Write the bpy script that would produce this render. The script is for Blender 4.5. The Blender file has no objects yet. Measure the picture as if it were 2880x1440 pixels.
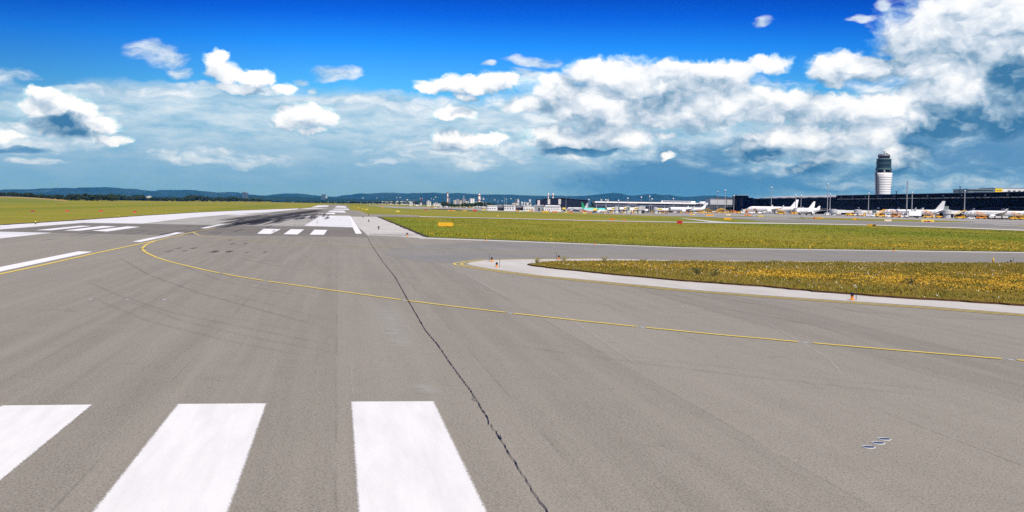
import bpy, bmesh, math, random
import numpy as np
from mathutils import Vector, Matrix, Euler
random.seed(7); rng = np.random.default_rng(7)
SC = bpy.context.scene; COL = SC.collection
# ------------------------------------------------------------------ camera
F, PW, PH, HC = 3100.0, 2880, 1440, 4.2          # focal length in photo pixels, photo size, eye height of the cockpit
ROLL, HX, HY = math.atan(0.0155), 950.0, 568.0   # horizon passes (HX, HY) and falls to the right
_hc = HY + 0.0155*(1440-HX)
PITCH = math.atan((720-_hc)/F*math.cos(ROLL))
fwd = Vector((0, math.cos(PITCH), -math.sin(PITCH))); up0 = Vector((0, math.sin(PITCH), math.cos(PITCH))); r0 = Vector((1,0,0))
cr = r0*math.cos(ROLL) + up0*math.sin(ROLL); cu = up0*math.cos(ROLL) - r0*math.sin(ROLL)
cam = bpy.data.cameras.new('camera'); camo = bpy.data.objects.new('camera', cam); COL.objects.link(camo)
m3 = Matrix((cr, cu, -fwd)).transposed()
camo.matrix_world = Matrix.Translation((0,0,HC)) @ m3.to_4x4()
cam.sensor_width = 36; cam.sensor_fit = 'HORIZONTAL'; cam.lens = F/PW*36; cam.clip_start = 0.1; cam.clip_end = 90000
SC.camera = camo
# ------------------------------------------------------------------ node helpers
class NT:
    def __init__(s, nt): s.nt = nt
    def n(s, t, **kw):
        x = s.nt.nodes.new(t)
        for k, v in kw.items(): setattr(x, k, v)
        return x
    def put(s, sock, v):
        if isinstance(v, bpy.types.NodeSocket): s.nt.links.new(v, sock)
        elif v is not None: sock.default_value = v
    def m(s, op, a, b=None, c=None, clamp=False):
        x = s.n('ShaderNodeMath', operation=op, use_clamp=clamp)
        for i, v in enumerate((a, b, c)): s.put(x.inputs[i], v) if v is not None else None
        return x.outputs[0]
    def vm(s, op, a, b=None, c=None):
        x = s.n('ShaderNodeVectorMath', operation=op)
        for i, v in enumerate((a, b, c)): s.put(x.inputs[i], v) if v is not None else None
        return x.outputs['Value'] if op in ('DOT_PRODUCT','LENGTH') else x.outputs[0]
    def noise(s, vec, scale, detail=3, rough=.5, dist=0, dims='3D'):
        x = s.n('ShaderNodeTexNoise', noise_dimensions=dims)
        s.put(x.inputs['Vector'], vec); s.put(x.inputs['Scale'], scale); s.put(x.inputs['Detail'], detail)
        s.put(x.inputs['Roughness'], rough); s.put(x.inputs['Distortion'], dist)
        return x.outputs[0], x.outputs[1]
    def vor(s, vec, scale, detail=0, rough=.5, feature='F1', smooth=None):
        x = s.n('ShaderNodeTexVoronoi', feature=feature); x.normalize = True
        s.put(x.inputs['Vector'], vec); s.put(x.inputs['Scale'], scale); s.put(x.inputs['Detail'], detail); s.put(x.inputs['Roughness'], rough)
        if smooth is not None and feature == 'SMOOTH_F1': s.put(x.inputs['Smoothness'], smooth)
        return x.outputs['Distance']
    def mix(s, fac, a, b, bt='MIX'):
        x = s.n('ShaderNodeMix', data_type='RGBA', blend_type=bt)
        s.put(x.inputs[0], fac)
        for i, v in ((6, a), (7, b)): s.put(x.inputs[i], (*v, 1) if isinstance(v, tuple) and len(v) == 3 else v)
        return x.outputs[2]
    def mrange(s, v, a, b, c=0.0, d=1.0, smooth=False):
        x = s.n('ShaderNodeMapRange'); x.interpolation_type = 'SMOOTHSTEP' if smooth else 'LINEAR'
        for i, q in enumerate((v, a, b, c, d)): s.put(x.inputs[i], q)
        return x.outputs[0]
    def ramp(s, fac, stops):
        x = s.n('ShaderNodeValToRGB'); cr_ = x.color_ramp
        while len(cr_.elements) < len(stops): cr_.elements.new(.5)
        for e, (p, c) in zip(cr_.elements, stops): e.position = p; e.color = (*c, 1)
        s.put(x.inputs[0], fac); return x.outputs[0]
    def sep(s, v):
        x = s.n('ShaderNodeSeparateXYZ'); s.put(x.inputs[0], v); return x.outputs
    def comb(s, x_, y_, z_=0.0):
        x = s.n('ShaderNodeCombineXYZ')
        for i, v in enumerate((x_, y_, z_)): s.put(x.inputs[i], v)
        return x.outputs[0]
def srgb(r, g, b):
    f = lambda c: (c/255/12.92) if c/255 <= .04045 else ((c/255+.055)/1.055)**2.4
    return (f(r), f(g), f(b))
# ------------------------------------------------------------------ light
SUN_EL, SUN_AZ = math.radians(50), math.radians(152)      # azimuth clockwise from the view direction: behind, to the right
sd = Vector((math.sin(SUN_AZ)*math.cos(SUN_EL), math.cos(SUN_AZ)*math.cos(SUN_EL), math.sin(SUN_EL)))
sun = bpy.data.lights.new('sun', 'SUN'); suno = bpy.data.objects.new('sun', sun); COL.objects.link(suno)
sun.energy = 5.0; sun.angle = math.radians(.53); sun.color = (1, .93, .80)
suno.rotation_euler = (-sd).to_track_quat('-Z', 'Y').to_euler(); suno.location = sd*300
vs = SC.view_settings; vs.view_transform = 'Standard'; vs.look = 'None'; vs.exposure = 0.12; vs.gamma = 1; vs.use_curve_mapping = False
SC.cycles.volume_bounces = 0; SC.cycles.max_bounces = 6; SC.cycles.transparent_max_bounces = 12; SC.cycles.diffuse_bounces = 2
SC.cycles.use_denoising = False; SC.cycles.denoiser = 'OPENIMAGEDENOISE'; SC.cycles.denoising_input_passes = 'RGB_ALBEDO_NORMAL'; SC.cycles.denoising_prefilter = 'ACCURATE'
# ------------------------------------------------------------------ sky: Nishita with procedural clouds laid out by azimuth and elevation
def ray(px, py): return fwd*F + cr*(px-1440) + cu*(720-py)
def azel(px, py):
    d = ray(px, py); return math.atan2(d.x, d.y), math.atan2(d.z, math.hypot(d.x, d.y))
WORLD = bpy.data.worlds.new('World'); SC.world = WORLD; WORLD.use_nodes = True
wn = WORLD.node_tree; wn.nodes.clear(); w = NT(wn)
PUFFS = [  # azimuth / elevation ellipses, given by where their centres and radii lie in the photograph
 (135,268,50,26),(92,303,45,24),(180,305,70,34),(222,335,45,30),(285,355,50,22),(190,350,85,38),(325,395,40,13),(45,388,40,12),
 (618,168,30,26),(640,208,42,28),(705,216,65,22),(798,246,38,17),(665,246,55,14),
 (850,320,75,32),(802,335,42,22),(905,332,40,24),(880,366,50,10),
 
 (1330,240,150,24),(1300,228,70,22),(1400,226,60,20),(1215,247,45,14),
 (1575,225,55,26),(1600,248,50,20),(1680,200,90,36),(1760,215,140,52),(1860,240,140,62),(1700,290,110,60),(1600,300,70,34),(1890,186,60,14),
 (1950,232,95,48),(1800,285,140,55),(1560,262,70,26),(1720,330,110,40),(1900,330,120,45),(1275,315,70,20),(1310,272,30,12),(1480,295,72,18),
 (1280,395,70,34),(1250,412,38,14),(1375,395,55,16),(1600,392,120,42),(1705,370,85,38),(1765,392,75,32),(1540,372,50,24),
 (1875,386,36,11),(1872,442,26,12),
 (2690,60,160,80),(2590,105,120,50),(2545,125,70,28),(2750,150,170,90),(2830,60,110,90),(2620,160,110,36),
 (2370,190,85,44),(2455,192,120,32),(2330,212,52,34),(2560,190,100,26),(2345,245,28,16),
 (2160,182,62,28),(2050,212,75,34),(1985,190,60,24),(2010,246,90,34),
 (2050,300,170,52),(2200,302,170,42),(2350,312,170,42),(2510,300,110,36),(2660,262,120,44),(2760,250,150,60),(2610,340,150,46),
 (2260,395,120,50),(2430,380,110,46),(2140,412,90,42),(2310,440,70,24),(2530,440,80,42),(2262,470,50,13),(2350,374,52,13),
 
 (2840,230,80,80),(2830,330,70,60)]
def blob_group(name, blobs, k=1.0):
    g = bpy.data.node_groups.new(name, 'ShaderNodeTree')
    g.interface.new_socket('Vector', in_out='INPUT', socket_type='NodeSocketVector'); g.interface.new_socket('Value', in_out='OUTPUT', socket_type='NodeSocketFloat')
    q = NT(g); gi = q.n('NodeGroupInput'); go = q.n('NodeGroupOutput'); acc = None
    for (x, y, rx, ry) in blobs:
        a, e = azel(x, y); sa, se = F/(rx*k), F/(ry*k)
        v = q.vm('MULTIPLY_ADD', gi.outputs[0], (sa, se, 0), (-a*sa, -e*se, 0))
        d = q.vm('DOT_PRODUCT', v, v)
        if acc is None: acc = d
        else:
            acc = q.m('SMOOTH_MIN', acc, d, .35)
    q.put(go.inputs[0], acc); return g
GB = blob_group('puffs', PUFFS, 1.12)
GD = blob_group('rain_shade', [(1960,480,260,80),(2760,400,230,125),(1900,520,360,55),(190,356,110,36),(60,420,70,10),(2330,500,360,48),(2840,290,70,130),(1640,425,130,14),(2080,420,120,40)])
GV = blob_group('veil', [(700,330,620,75),(350,420,520,60),(900,440,600,90),(1350,420,420,110),(400,490,700,60),(1700,420,600,130),(2500,480,700,110)])
GS = blob_group('soft_banks', [(1180,300,300,38),(1300,410,260,62),(1600,330,300,95),(1900,290,420,85),(2200,430,340,75),(2620,290,260,130),(2540,490,330,45),(620,445,230,26),(130,385,190,45),(860,335,120,36),(1480,215,150,24),(2720,90,220,110),(250,330,120,40),(1750,430,260,40),(330,255,260,14),(650,245,180,12),(1010,285,130,18),(25,212,81,28),(430,136,67,30),(470,165,64,28),(505,203,43,18),(930,201,78,22),(575,237,24,11),(850,225,32,12),(893,250,18,12),(190,256,37,16),(1370,178,32,9),(1505,175,81,19),(2150,62,37,16),(2420,57,45,11),(2490,20,21,15),(120,455,81,11),(1080,455,81,11),(1160,405,45,19),(1170,422,67,14),(620,440,74,14),(690,458,87,18),(590,456,54,11),(2620,465,37,18),(2700,487,54,25),(2755,480,54,28),(2380,512,94,22),(2560,506,81,22),(2650,502,81,25),(2780,510,48,19),(1330,470,94,19)])
def grp(g, vec):
    x = w.n('ShaderNodeGroup'); x.node_tree = g; w.put(x.inputs[0], vec); return x.outputs[0]
tc = w.n('ShaderNodeTexCoord'); dx, dy, dz = w.sep(tc.outputs['Generated'])
adY = w.m('ABSOLUTE', dy)
az = w.m('ARCTAN2', dx, adY); el = w.m('ARCTAN2', dz, w.m('SQRT', w.m('ADD', w.m('MULTIPLY', dx, dx), w.m('MULTIPLY', dy, dy))))
P0 = w.comb(az, el, 0.0)
# domain warp
wf, wc = w.noise(w.vm('MULTIPLY', P0, (1, 1.5, 1)), 24, 3, .55)
warp = w.vm('MULTIPLY', w.vm('SUBTRACT', wc, (.5, .5, .5)), (.028, .018, 0))
P1 = w.vm('ADD', P0, warp)
wf2, wc2 = w.noise(w.vm('MULTIPLY', P1, (1, 1.35, 1)), 95, 5, .6)
P2 = w.vm('ADD', P1, w.vm('MULTIPLY', w.vm('SUBTRACT', wc2, (.5, .5, .5)), (.013, .010, 0)))
def field(p, det, fine):
    a = w.m('SUBTRACT', 1.0, w.m('MINIMUM', grp(GB, p), 3.0))
    pn = w.vm('MULTIPLY', p, (1, 1.35, 1))
    n1 = w.noise(pn, 38, det, .56)[0]
    g = w.m('ADD', a, w.m('MULTIPLY', w.m('SUBTRACT', n1, .5), 1.7))
    if not fine: return g, None, None
    n2 = w.noise(pn, 38, 7, .60)[0]
    v1 = w.vor(pn, 62, 2.5, .55, 'SMOOTH_F1', .7)
    f = w.m('ADD', a, w.m('MULTIPLY', w.m('SUBTRACT', n2, .5), 1.7))
    return g, w.m('ADD', f, w.m('MULTIPLY', w.m('SUBTRACT', .42, v1), 1.2)), v1
g0, f0, v0 = field(P2, 2.5, True)
g1, _, _ = field(w.vm('ADD', P2, (.004, .013, 0)), 2.5, False)
alpha = w.mrange(f0, -.10, .78, 0, 1, True)
lit = w.m('ADD', .37, w.m('MULTIPLY', w.m('SUBTRACT', g0, g1), .33))
lit = w.m('ADD', lit, w.m('MULTIPLY', w.m('SUBTRACT', .40, v0), 1.35))
big = w.noise(w.vm('MULTIPLY', P0, (1, 1.6, 1)), 17, 4, .55)[0]
lit = w.m('ADD', lit, w.m('MULTIPLY', w.m('SUBTRACT', big, .5), 1.2))
shd = w.mrange(w.m('ADD', grp(GD, P1), w.m('MULTIPLY', w.m('SUBTRACT', wf2, .5), .9)), .25, 1.25, 1, 0, True)
lit = w.m('SUBTRACT', lit, w.m('MULTIPLY', shd, .50), None, True)
cloudc = w.ramp(lit, [(0.0, srgb(62,118,160)), (.26, srgb(138,170,196)), (.48, srgb(196,210,226)), (.72, srgb(236,241,247)), (1.0, (1.0,1.0,1.0))])
cloudc = w.mix(w.mrange(alpha, .05, .75), w.mix(1.0, cloudc, (.46,.93,1.0), 'MULTIPLY'), cloudc)
# clear sky: Nishita, deepened upwards
sky = w.n('ShaderNodeTexSky', sky_type='NISHITA'); sky.sun_disc = False
sky.sun_elevation = SUN_EL; sky.sun_rotation = SUN_AZ; sky.altitude = 200; sky.air_density = 1.0; sky.dust_density = .6; sky.ozone_density = 2.5
eln = w.m('DIVIDE', el, .185)
tint = w.ramp(eln, [(0.0, (.75,.95,.97)), (.30, (.55,.96,1.06)), (.55, (.22,.80,1.30)), (.76, (.05,.54,1.40)), (.9, (.012,.28,1.15)), (1.0, (.006,.175,.88))])
base = w.mix(1.0, sky.outputs[0], tint, 'MULTIPLY')
sidek = w.m('MULTIPLY', w.mrange(az, -.46, -.12, .60, 1, True), w.mrange(az, .10, .46, 1, .80, True))   # the clear blue deepens away from the view's middle
base = w.mix(1.0, base, w.comb(sidek, sidek, w.m('POWER', sidek, .8)), 'MULTIPLY')
# a thin streaky veil over the lower sky and rain shade under the bank (tone given at the strength of the Background below)
ST = .10
ps = w.vm('MULTIPLY', P1, (1, 6.5, 1))
stn = w.noise(ps, 13, 5, .62)[0]
veil = w.mrange(w.m('SUBTRACT', w.m('MULTIPLY', stn, 1.5), grp(GV, P1)), -1.1, .1, 0, .95, True)
veilc = w.mix(w.mrange(w.noise(w.vm('MULTIPLY', P1, (1, 4, 1)), 22, 4, .6)[0], .3, .72), srgb(130,180,212), srgb(214,228,239))
hz = w.mrange(el, .0, .075, 1, 0, True)
veilc = w.mix(w.m('MULTIPLY', hz, .75), veilc, srgb(124,172,208))
inv = 1.0/ST
def em(c): return w.mix(1.0, c, (inv, inv, inv), 'MULTIPLY')
c1 = w.mix(veil, base, em(veilc))
c1 = w.mix(w.m('MULTIPLY', hz, .8), c1, em(srgb(108,160,198)))
c2 = w.mix(w.m('MULTIPLY', shd, .78), c1, em(srgb(56,122,172)))
sn = w.noise(w.vm('MULTIPLY', P1, (1, 2.4, 1)), 30, 6, .60)[0]
sf = w.m('ADD', w.m('SUBTRACT', 1.0, w.m('MINIMUM', grp(GS, P1), 3.0)), w.m('MULTIPLY', w.m('SUBTRACT', sn, .5), 3.0))
sa = w.mrange(sf, -.15, 1.15, 0, .86, True)
slit = w.m('ADD', w.m('MULTIPLY', w.m('SUBTRACT', sn, .5), 2.0), w.m('SUBTRACT', .62, w.m('MULTIPLY', shd, .42)), None, True)
softc = w.ramp(slit, [(0.0, srgb(96,148,184)), (.35, srgb(150,186,212)), (.65, srgb(204,220,235)), (1.0, srgb(244,248,252))])
c3 = w.mix(w.m('MULTIPLY', sa, w.mrange(el, .0, .04, .35, 1)), c2, em(softc))
fin = w.mix(w.m('MULTIPLY', alpha, w.mrange(el, .0, .03, .35, 1)), c3, em(cloudc))
bg = w.n('ShaderNodeBackground'); w.put(bg.inputs[0], fin); bg.inputs[1].default_value = ST
wo = w.n('ShaderNodeOutputWorld'); w.put(wo.inputs[0], bg.outputs[0])
WORLD.cycles.sampling_method = 'AUTOMATIC'
SC.cycles.sample_clamp_indirect = 1.0; SC.cycles.sample_clamp_direct = 2.5
# ------------------------------------------------------------------ terrain: the apron lies a few metres below the runway
def sstep(a, b, x):
    t = np.clip((np.asarray(x, float)-a)/(b-a), 0, 1); return t*t*(3-2*t)
def zt(x, y):
    x = np.asarray(x, float); y = np.asarray(y, float)
    s = 1440+F*x/np.maximum(y, 1.0)
    return -3.6*sstep(250, 1200, y)*sstep(1000, 1130, s)*(1-sstep(1780, 2110, s))
def ztf(x, y): return float(zt(x, y))
def G(px, py):                                    # the point of the terrain seen at a photo pixel
    d = ray(px, py)
    lo, hi = 1.0, None
    f = lambda t: HC + d.z*t - ztf(d.x*t, d.y*t)
    t = 4.0/F
    if f(t) < 0: hi = t
    while hi is None:
        if t*F > 40000: return Vector((d.x*t, d.y*t, ztf(d.x*t, d.y*t)))
        t2 = t*1.12
        if f(t2) < 0: hi = t2
        else: t = t2
    lo = t
    for _ in range(50):
        mid = (lo+hi)/2
        if f(mid) < 0: hi = mid
        else: lo = mid
    return Vector((d.x*lo, d.y*lo, ztf(d.x*lo, d.y*lo)))
def Wp(px, py, Y):                                # the point at depth Y seen at a photo pixel
    d = ray(px, py); t = Y/d.y
    return Vector((d.x*t, Y, HC+d.z*t))
_vp = ray(950, 568); RD = Vector((_vp.x, _vp.y, 0)).normalized(); RN = Vector((RD.y, -RD.x, 0))   # runway direction and its right-hand normal
RANG = math.atan2(RD.x, RD.y)
# ------------------------------------------------------------------ object helpers
def link(name, me, mat_, parent=None):
    o = bpy.data.objects.new(name, me); COL.objects.link(o)
    if mat_: me.materials.append(mat_)
    if parent: o.parent = parent
    return o
def tag(o, label=None, cat=None, group=None, kind=None):
    for k, v in (('label', label), ('category', cat), ('group', group), ('kind', kind)):
        if v: o[k] = v
    return o
def thing(name, label, cat, loc=(0,0,0), rz=0, group=None):
    o = bpy.data.objects.new(name, None); COL.objects.link(o); o.empty_display_size = .2
    o.location = loc; o.rotation_euler = (0, 0, rz); return tag(o, label, cat, group)
def copy_tree(o, parent=None):
    c = o.copy(); COL.objects.link(c); c.parent = parent
    for ch in list(o.children): copy_tree(ch, c)
    return c
class MB:
    def __init__(s): s.v = []; s.f = []
    def add(s, vs_, fs): 
        n = len(s.v); s.v += [tuple(p) for p in vs_]; s.f += [tuple(i+n for i in f) for f in fs]; return s
    def box(s, x0, x1, y0, y1, z0, z1, rz=0, piv=None):
        vs_ = [Vector((x, y, z)) for z in (z0, z1) for x, y in ((x0,y0),(x1,y0),(x1,y1),(x0,y1))]
        if rz:
            p = Vector(piv or ((x0+x1)/2, (y0+y1)/2, 0)); R = Matrix.Rotation(rz, 3, 'Z'); vs_ = [R@(v-p)+p for v in vs_]
        return s.add(vs_, [(0,3,2,1),(4,5,6,7),(0,1,5,4),(1,2,6,5),(2,3,7,6),(3,0,4,7)])
    def prism(s, pts, a, b, axis='y'):            # outline in the plane normal to axis, from a to b
        n = len(pts); mk = {'y': lambda p, t: (p[0], t, p[1]), 'z': lambda p, t: (p[0], p[1], t), 'x': lambda p, t: (t, p[0], p[1])}[axis]
        vs_ = [mk(p, a) for p in pts]+[mk(p, b) for p in pts]
        return s.add(vs_, [tuple(range(n))[::-1], tuple(range(n, 2*n))]+[(i, (i+1)%n, n+(i+1)%n, n+i) for i in range(n)])
    def tube(s, p0, p1, ra, rb=None, n=8, cap=True):
        p0, p1 = Vector(p0), Vector(p1); rb = ra if rb is None else rb
        d = (p1-p0).normalized(); q = d.orthogonal().normalized(); r = d.cross(q); vs_ = []
        for p, rr in ((p0, ra), (p1, rb)):
            vs_ += [p+(q*math.cos(2*math.pi*i/n)+r*math.sin(2*math.pi*i/n))*rr for i in range(n)]
        fs = [(i, (i+1)%n, n+(i+1)%n, n+i) for i in range(n)]
        if cap: fs += [tuple(range(n))[::-1], tuple(range(n, 2*n))]
        return s.add(vs_, fs)
    def loft(s, rings, cap=True):
        n = len(rings[0]); vs_ = [p for r in rings for p in r]; fs = []
        for k in range(len(rings)-1):
            fs += [(k*n+i, k*n+(i+1)%n, (k+1)*n+(i+1)%n, (k+1)*n+i) for i in range(n)]
        if cap: fs += [tuple(range(n))[::-1], tuple(range((len(rings)-1)*n, len(rings)*n))]
        return s.add(vs_, fs)
    def lathe(s, prof, n=16, c=(0,0)):            # (radius, z) profile round the z axis
        return s.loft([[(c[0]+r*math.cos(2*math.pi*i/n), c[1]+r*math.sin(2*math.pi*i/n), z) for i in range(n)] for r, z in prof])
    def build(s, name, mat_, parent=None, smooth=False):
        me = bpy.data.meshes.new(name); me.from_pydata(s.v, [], s.f); me.validate(); me.update()
        if smooth: me.polygons.foreach_set('use_smooth', [True]*len(me.polygons))
        return link(name, me, mat_, parent)
def sheet(name, pts, z, mat_, parent=None, drape=False, kind='structure', edge=22.0):
    """a flat polygon on the ground (world xy points), lifted z, split finely enough to follow the terrain where that is not flat"""
    bm = bmesh.new(); bm.faces.new([bm.verts.new((p[0], p[1], 0)) for p in pts]); bmesh.ops.triangulate(bm, faces=bm.faces[:])
    if drape:
        for _ in range(9):
            es = [e for e in bm.edges if e.calc_length() > edge*(1 if max(v.co.y for v in e.verts) < 1600 else 5) and max(v.co.y for v in e.verts) > 200]
            if not es: break
            bmesh.ops.subdivide_edges(bm, edges=es, cuts=1); bmesh.ops.triangulate(bm, faces=bm.faces[:])
    for v in bm.verts: v.co.z = (ztf(v.co.x, v.co.y) if drape else 0)+z
    bm.normal_update()
    for f in bm.faces:
        if f.normal.z < 0: f.normal_flip()
    me = bpy.data.meshes.new(name); bm.to_mesh(me); bm.free()
    o = link(name, me, mat_, parent)
    if kind: o['kind'] = kind
    return o
def ribbon(name, pts, wd, z, mat_, parent=None, jit=0.0, step=None, drape=False, fade=None, taper=False):
    """a painted line / strip along world xy points, wd wide"""
    P = [Vector((p[0], p[1], 0)) for p in pts]
    if step:
        Q = [P[0]]
        for a, b in zip(P, P[1:]):
            n = max(1, int((b-a).length/step)); Q += [a.lerp(b, i/n) for i in range(1, n+1)]
        P = Q
    vs_, fs = [], []; n = len(P); al = []
    for i, p in enumerate(P):
        t = (P[min(i+1, n-1)]-P[max(i-1, 0)]); t = t.normalized() if t.length > 0 else Vector((1,0,0)); nn = Vector((-t.y, t.x, 0))
        ww = wd[i] if isinstance(wd, (list, tuple)) else wd
        j1, j2 = random.uniform(-jit, jit), random.uniform(-jit, jit)
        if taper: ww = ww*math.sin(math.pi*(i+.35)/(n-.3))**.5 if n > 2 else ww
        row = [p-nn*(ww/2+j1), p+nn*(ww/2+j2)] if fade is None else [p-nn*ww/2, p, p+nn*ww/2]
        e = min(1.0, min(i, n-1-i)/max(1, n*.12))
        al += [1, 1] if fade is None else [0, fade*e, 0]
        vs_ += [(q.x, q.y, (ztf(q.x, q.y) if drape else 0)+z) for q in row]
    k = 2 if fade is None else 3
    for i in range(n-1):
        for j in range(k-1): fs.append((i*k+j+1, i*k+j, (i+1)*k+j, (i+1)*k+j+1))
    me = bpy.data.meshes.new(name); me.from_pydata(vs_, [], fs); me.update()
    if fade is not None:
        at = me.attributes.new('cover', 'FLOAT', 'POINT'); at.data.foreach_set('value', al)
    o = link(name, me, mat_, parent); o['kind'] = 'structure' if not parent else o.get('kind', '')
    if parent: del o['kind']
    return o
def gp(l): return [G(*p) for p in l]
# ------------------------------------------------------------------ materials
MATS = {}
def mat(name):
    m = bpy.data.materials.new(name); m.use_nodes = True; q = NT(m.node_tree); MATS[name] = m
    return m, q, m.node_tree.nodes['Principled BSDF']
def ocoord(q): return q.n('ShaderNodeTexCoord').outputs['Object']
def simple(name, col, rough=.55, metal=0.0, var=.10, sc=.6, spec=.4, grime=0):
    m, q, b = mat(name); oc = ocoord(q)
    f = q.noise(oc, sc, 4, .6)[0]
    c = q.mix(q.mrange(f, .3, .7), tuple(x*(1-var) for x in col), tuple(min(1, x*(1+var)) for x in col))
    q.put(b.inputs['Base Color'], c); b.inputs['Roughness'].default_value = rough; b.inputs['Metallic'].default_value = metal
    b.inputs['Specular IOR Level'].default_value = spec
    return m
def runway_uv(q, oc):                             # u across, v along the runway
    return q.vm('DOT_PRODUCT', oc, (RN.x, RN.y, 0)), q.vm('DOT_PRODUCT', oc, (RD.x, RD.y, 0))
def asphalt(name, lo, hi, lanes=True, speck=1.0):
    m, q, b = mat(name); oc = ocoord(q); u, v = runway_uv(q, oc)
    c = q.mix(q.mrange(q.noise(oc, .045, 5, .6, .4)[0], .3, .7), lo, hi)
    c = q.mix(q.mrange(q.noise(q.comb(u, q.m('MULTIPLY', v, .12)), .55, 5, .65)[0], .35, .72, 0, .75), c, tuple(x*.74 for x in lo))
    c = q.mix(q.mrange(q.noise(oc, .33, 6, .7, .8)[0], .42, .72, 0, .5), c, tuple(x*1.12 for x in hi))
    c = q.mix(q.mrange(q.noise(oc, .021, 3, .5)[0], .46, .60, 0, .5), c, (.165,.172,.165))
    c = q.mix(q.mrange(q.noise(q.vm('ADD', oc, (91.0, 17.0, 0)), .05, 3, .5)[0], .5, .66, 0, .5), c, (.245,.220,.185))
    if lanes:
        lane = q.n('ShaderNodeTexWhiteNoise', noise_dimensions='1D'); q.put(lane.inputs['W'], q.m('FLOOR', q.m('DIVIDE', u, 3.75)))
        c = q.mix(.5, c, q.mix(lane.outputs[0], tuple(x*.88 for x in lo), tuple(x*1.08 for x in hi)))
        c = q.mix(q.mrange(q.noise(q.comb(q.m('ADD', u, 40.0), q.m('MULTIPLY', v, .03)), 1.3, 4, .6)[0], .40, .66, 0, .6), c, tuple(x*1.10 for x in hi))
        c = q.mix(q.mrange(q.noise(q.vm('ADD', oc, (13.0, 71.0, 0)), .7, 5, .75, .6)[0], .60, .74, 0, .55), c, tuple(x*.66 for x in lo))
        seam = q.m('PINGPONG', u, 1.875); sm = q.mrange(q.m('ADD', seam, q.m('MULTIPLY', q.noise(oc, 2.2, 4)[0], .05)), .025, .07, .75, 0)
        sm = q.m('MULTIPLY', sm, q.mrange(q.noise(oc, .25, 3)[0], .42, .6))
        c = q.mix(sm, c, tuple(x*.6 for x in lo))
    g1 = q.noise(oc, 26, 4, .8)[0]; g2 = q.vor(oc, 55)
    c = q.mix(q.mrange(g1, .35, .68, 0, .62*speck), c, tuple(x*1.75 for x in hi))
    c = q.mix(q.mrange(g1, .33, .47, .72*speck, 0), c, tuple(x*.45 for x in lo))
    sp = q.noise(oc, 17, 2, .5)[0]; c = q.mix(q.mrange(sp, .71, .78, 0, .6), c, (.5,.49,.46))
    q.put(b.inputs['Base Color'], c); b.inputs['Roughness'].default_value = .88; b.inputs['Specular IOR Level'].default_value = .25
    bp = q.n('ShaderNodeBump'); bp.inputs['Strength'].default_value = .35; bp.inputs['Distance'].default_value = .01
    q.put(bp.inputs['Height'], g1); q.put(b.inputs['Normal'], bp.outputs[0])
    return m
M_ASPH = asphalt('worn_asphalt', (.172,.159,.128), (.246,.228,.187))
M_ASPH2 = asphalt('grey_asphalt', (.190,.183,.163), (.240,.233,.210), lanes=False, speck=.7)
M_ASPHL = asphalt('light_asphalt', (.33,.32,.285), (.40,.39,.35), lanes=False, speck=.5)
M_ASPHD = asphalt('dark_asphalt', (.140,.129,.108), (.180,.166,.140), lanes=False, speck=.8)
def concrete(name, lo, hi, joint=5.0):
    m, q, b = mat(name); oc = ocoord(q); u, v = runway_uv(q, oc)
    c = q.mix(q.mrange(q.noise(oc, .12, 6, .65)[0], .3, .7), lo, hi)
    c = q.mix(q.mrange(q.noise(q.comb(u, q.m('MULTIPLY', v, .1)), .8, 4, .6)[0], .45, .8, 0, .35), c, tuple(x*.75 for x in lo))
    c = q.mix(q.mrange(q.noise(oc, 20, 3, .7)[0], .55, .75, 0, .25), c, tuple(x*.7 for x in lo))
    q.put(b.inputs['Base Color'], c); b.inputs['Roughness'].default_value = .9; b.inputs['Specular IOR Level'].default_value = .2
    return m
M_CONC = concrete('pale_concrete', (.48,.465,.425), (.60,.58,.53))
M_CONCW = concrete('whitish_concrete', (.64,.64,.64), (.76,.76,.77))
M_APRON = concrete('apron_concrete', (.29,.28,.255), (.37,.36,.33))
def paint(name, col, worn=.5, chip=.62):
    m, q, b = mat(name); oc = ocoord(q); u, v = runway_uv(q, oc)
    ch = q.mrange(q.noise(q.comb(q.m('MULTIPLY', u, 1.0), q.m('MULTIPLY', v, .25)), 9, 6, .75)[0], chip, chip+.08, 0, .8)
    c = q.mix(q.mrange(q.noise(oc, .9, 5, .65)[0], .35, .75, 0, worn), col, tuple(x*.78 for x in col))
    c = q.mix(ch, c, (.30,.285,.27))
    q.put(b.inputs['Base Color'], c); b.inputs['Roughness'].default_value = .7; b.inputs['Specular IOR Level'].default_value = .3
    return m
M_WHITE = paint('white_marking_paint', (.84,.84,.84), .25, .68)
M_YEL = paint('yellow_marking_paint', (.72,.56,.12), .5, .66)
M_YELP = paint('faded_yellow_paint', (.60,.50,.20), .5, .6)
def soft(name, col, mx=1.0, sc=1.2, lo=.25, hi=.6):   # stain with soft borders: cover attribute times a patchy noise
    m, q, b = mat(name); oc = ocoord(q); u, v = runway_uv(q, oc)
    a = q.n('ShaderNodeAttribute', attribute_name='cover').outputs['Fac']
    n = q.mrange(q.noise(oc, sc, 5, .65)[0], lo, hi)
    q.put(b.inputs['Base Color'], (*col, 1)); b.inputs['Roughness'].default_value = .9; b.inputs['Specular IOR Level'].default_value = .15
    q.put(b.inputs['Alpha'], q.m('MULTIPLY', q.m('MULTIPLY', a, n), mx)); return m
M_RUB = soft('rubber_deposit', (.05,.05,.056), .82, .7, .2, .5)
M_TYRE = soft('tyre_trace', (.06,.056,.054), .6, .8, .2, .7)
M_PALE = soft('pale_stain', (.55,.57,.54), .6, 1.5, .3, .75)
M_CRACK = simple('bitumen_seal', (.018,.014,.022), .6, 0, .3, 9)
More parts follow.
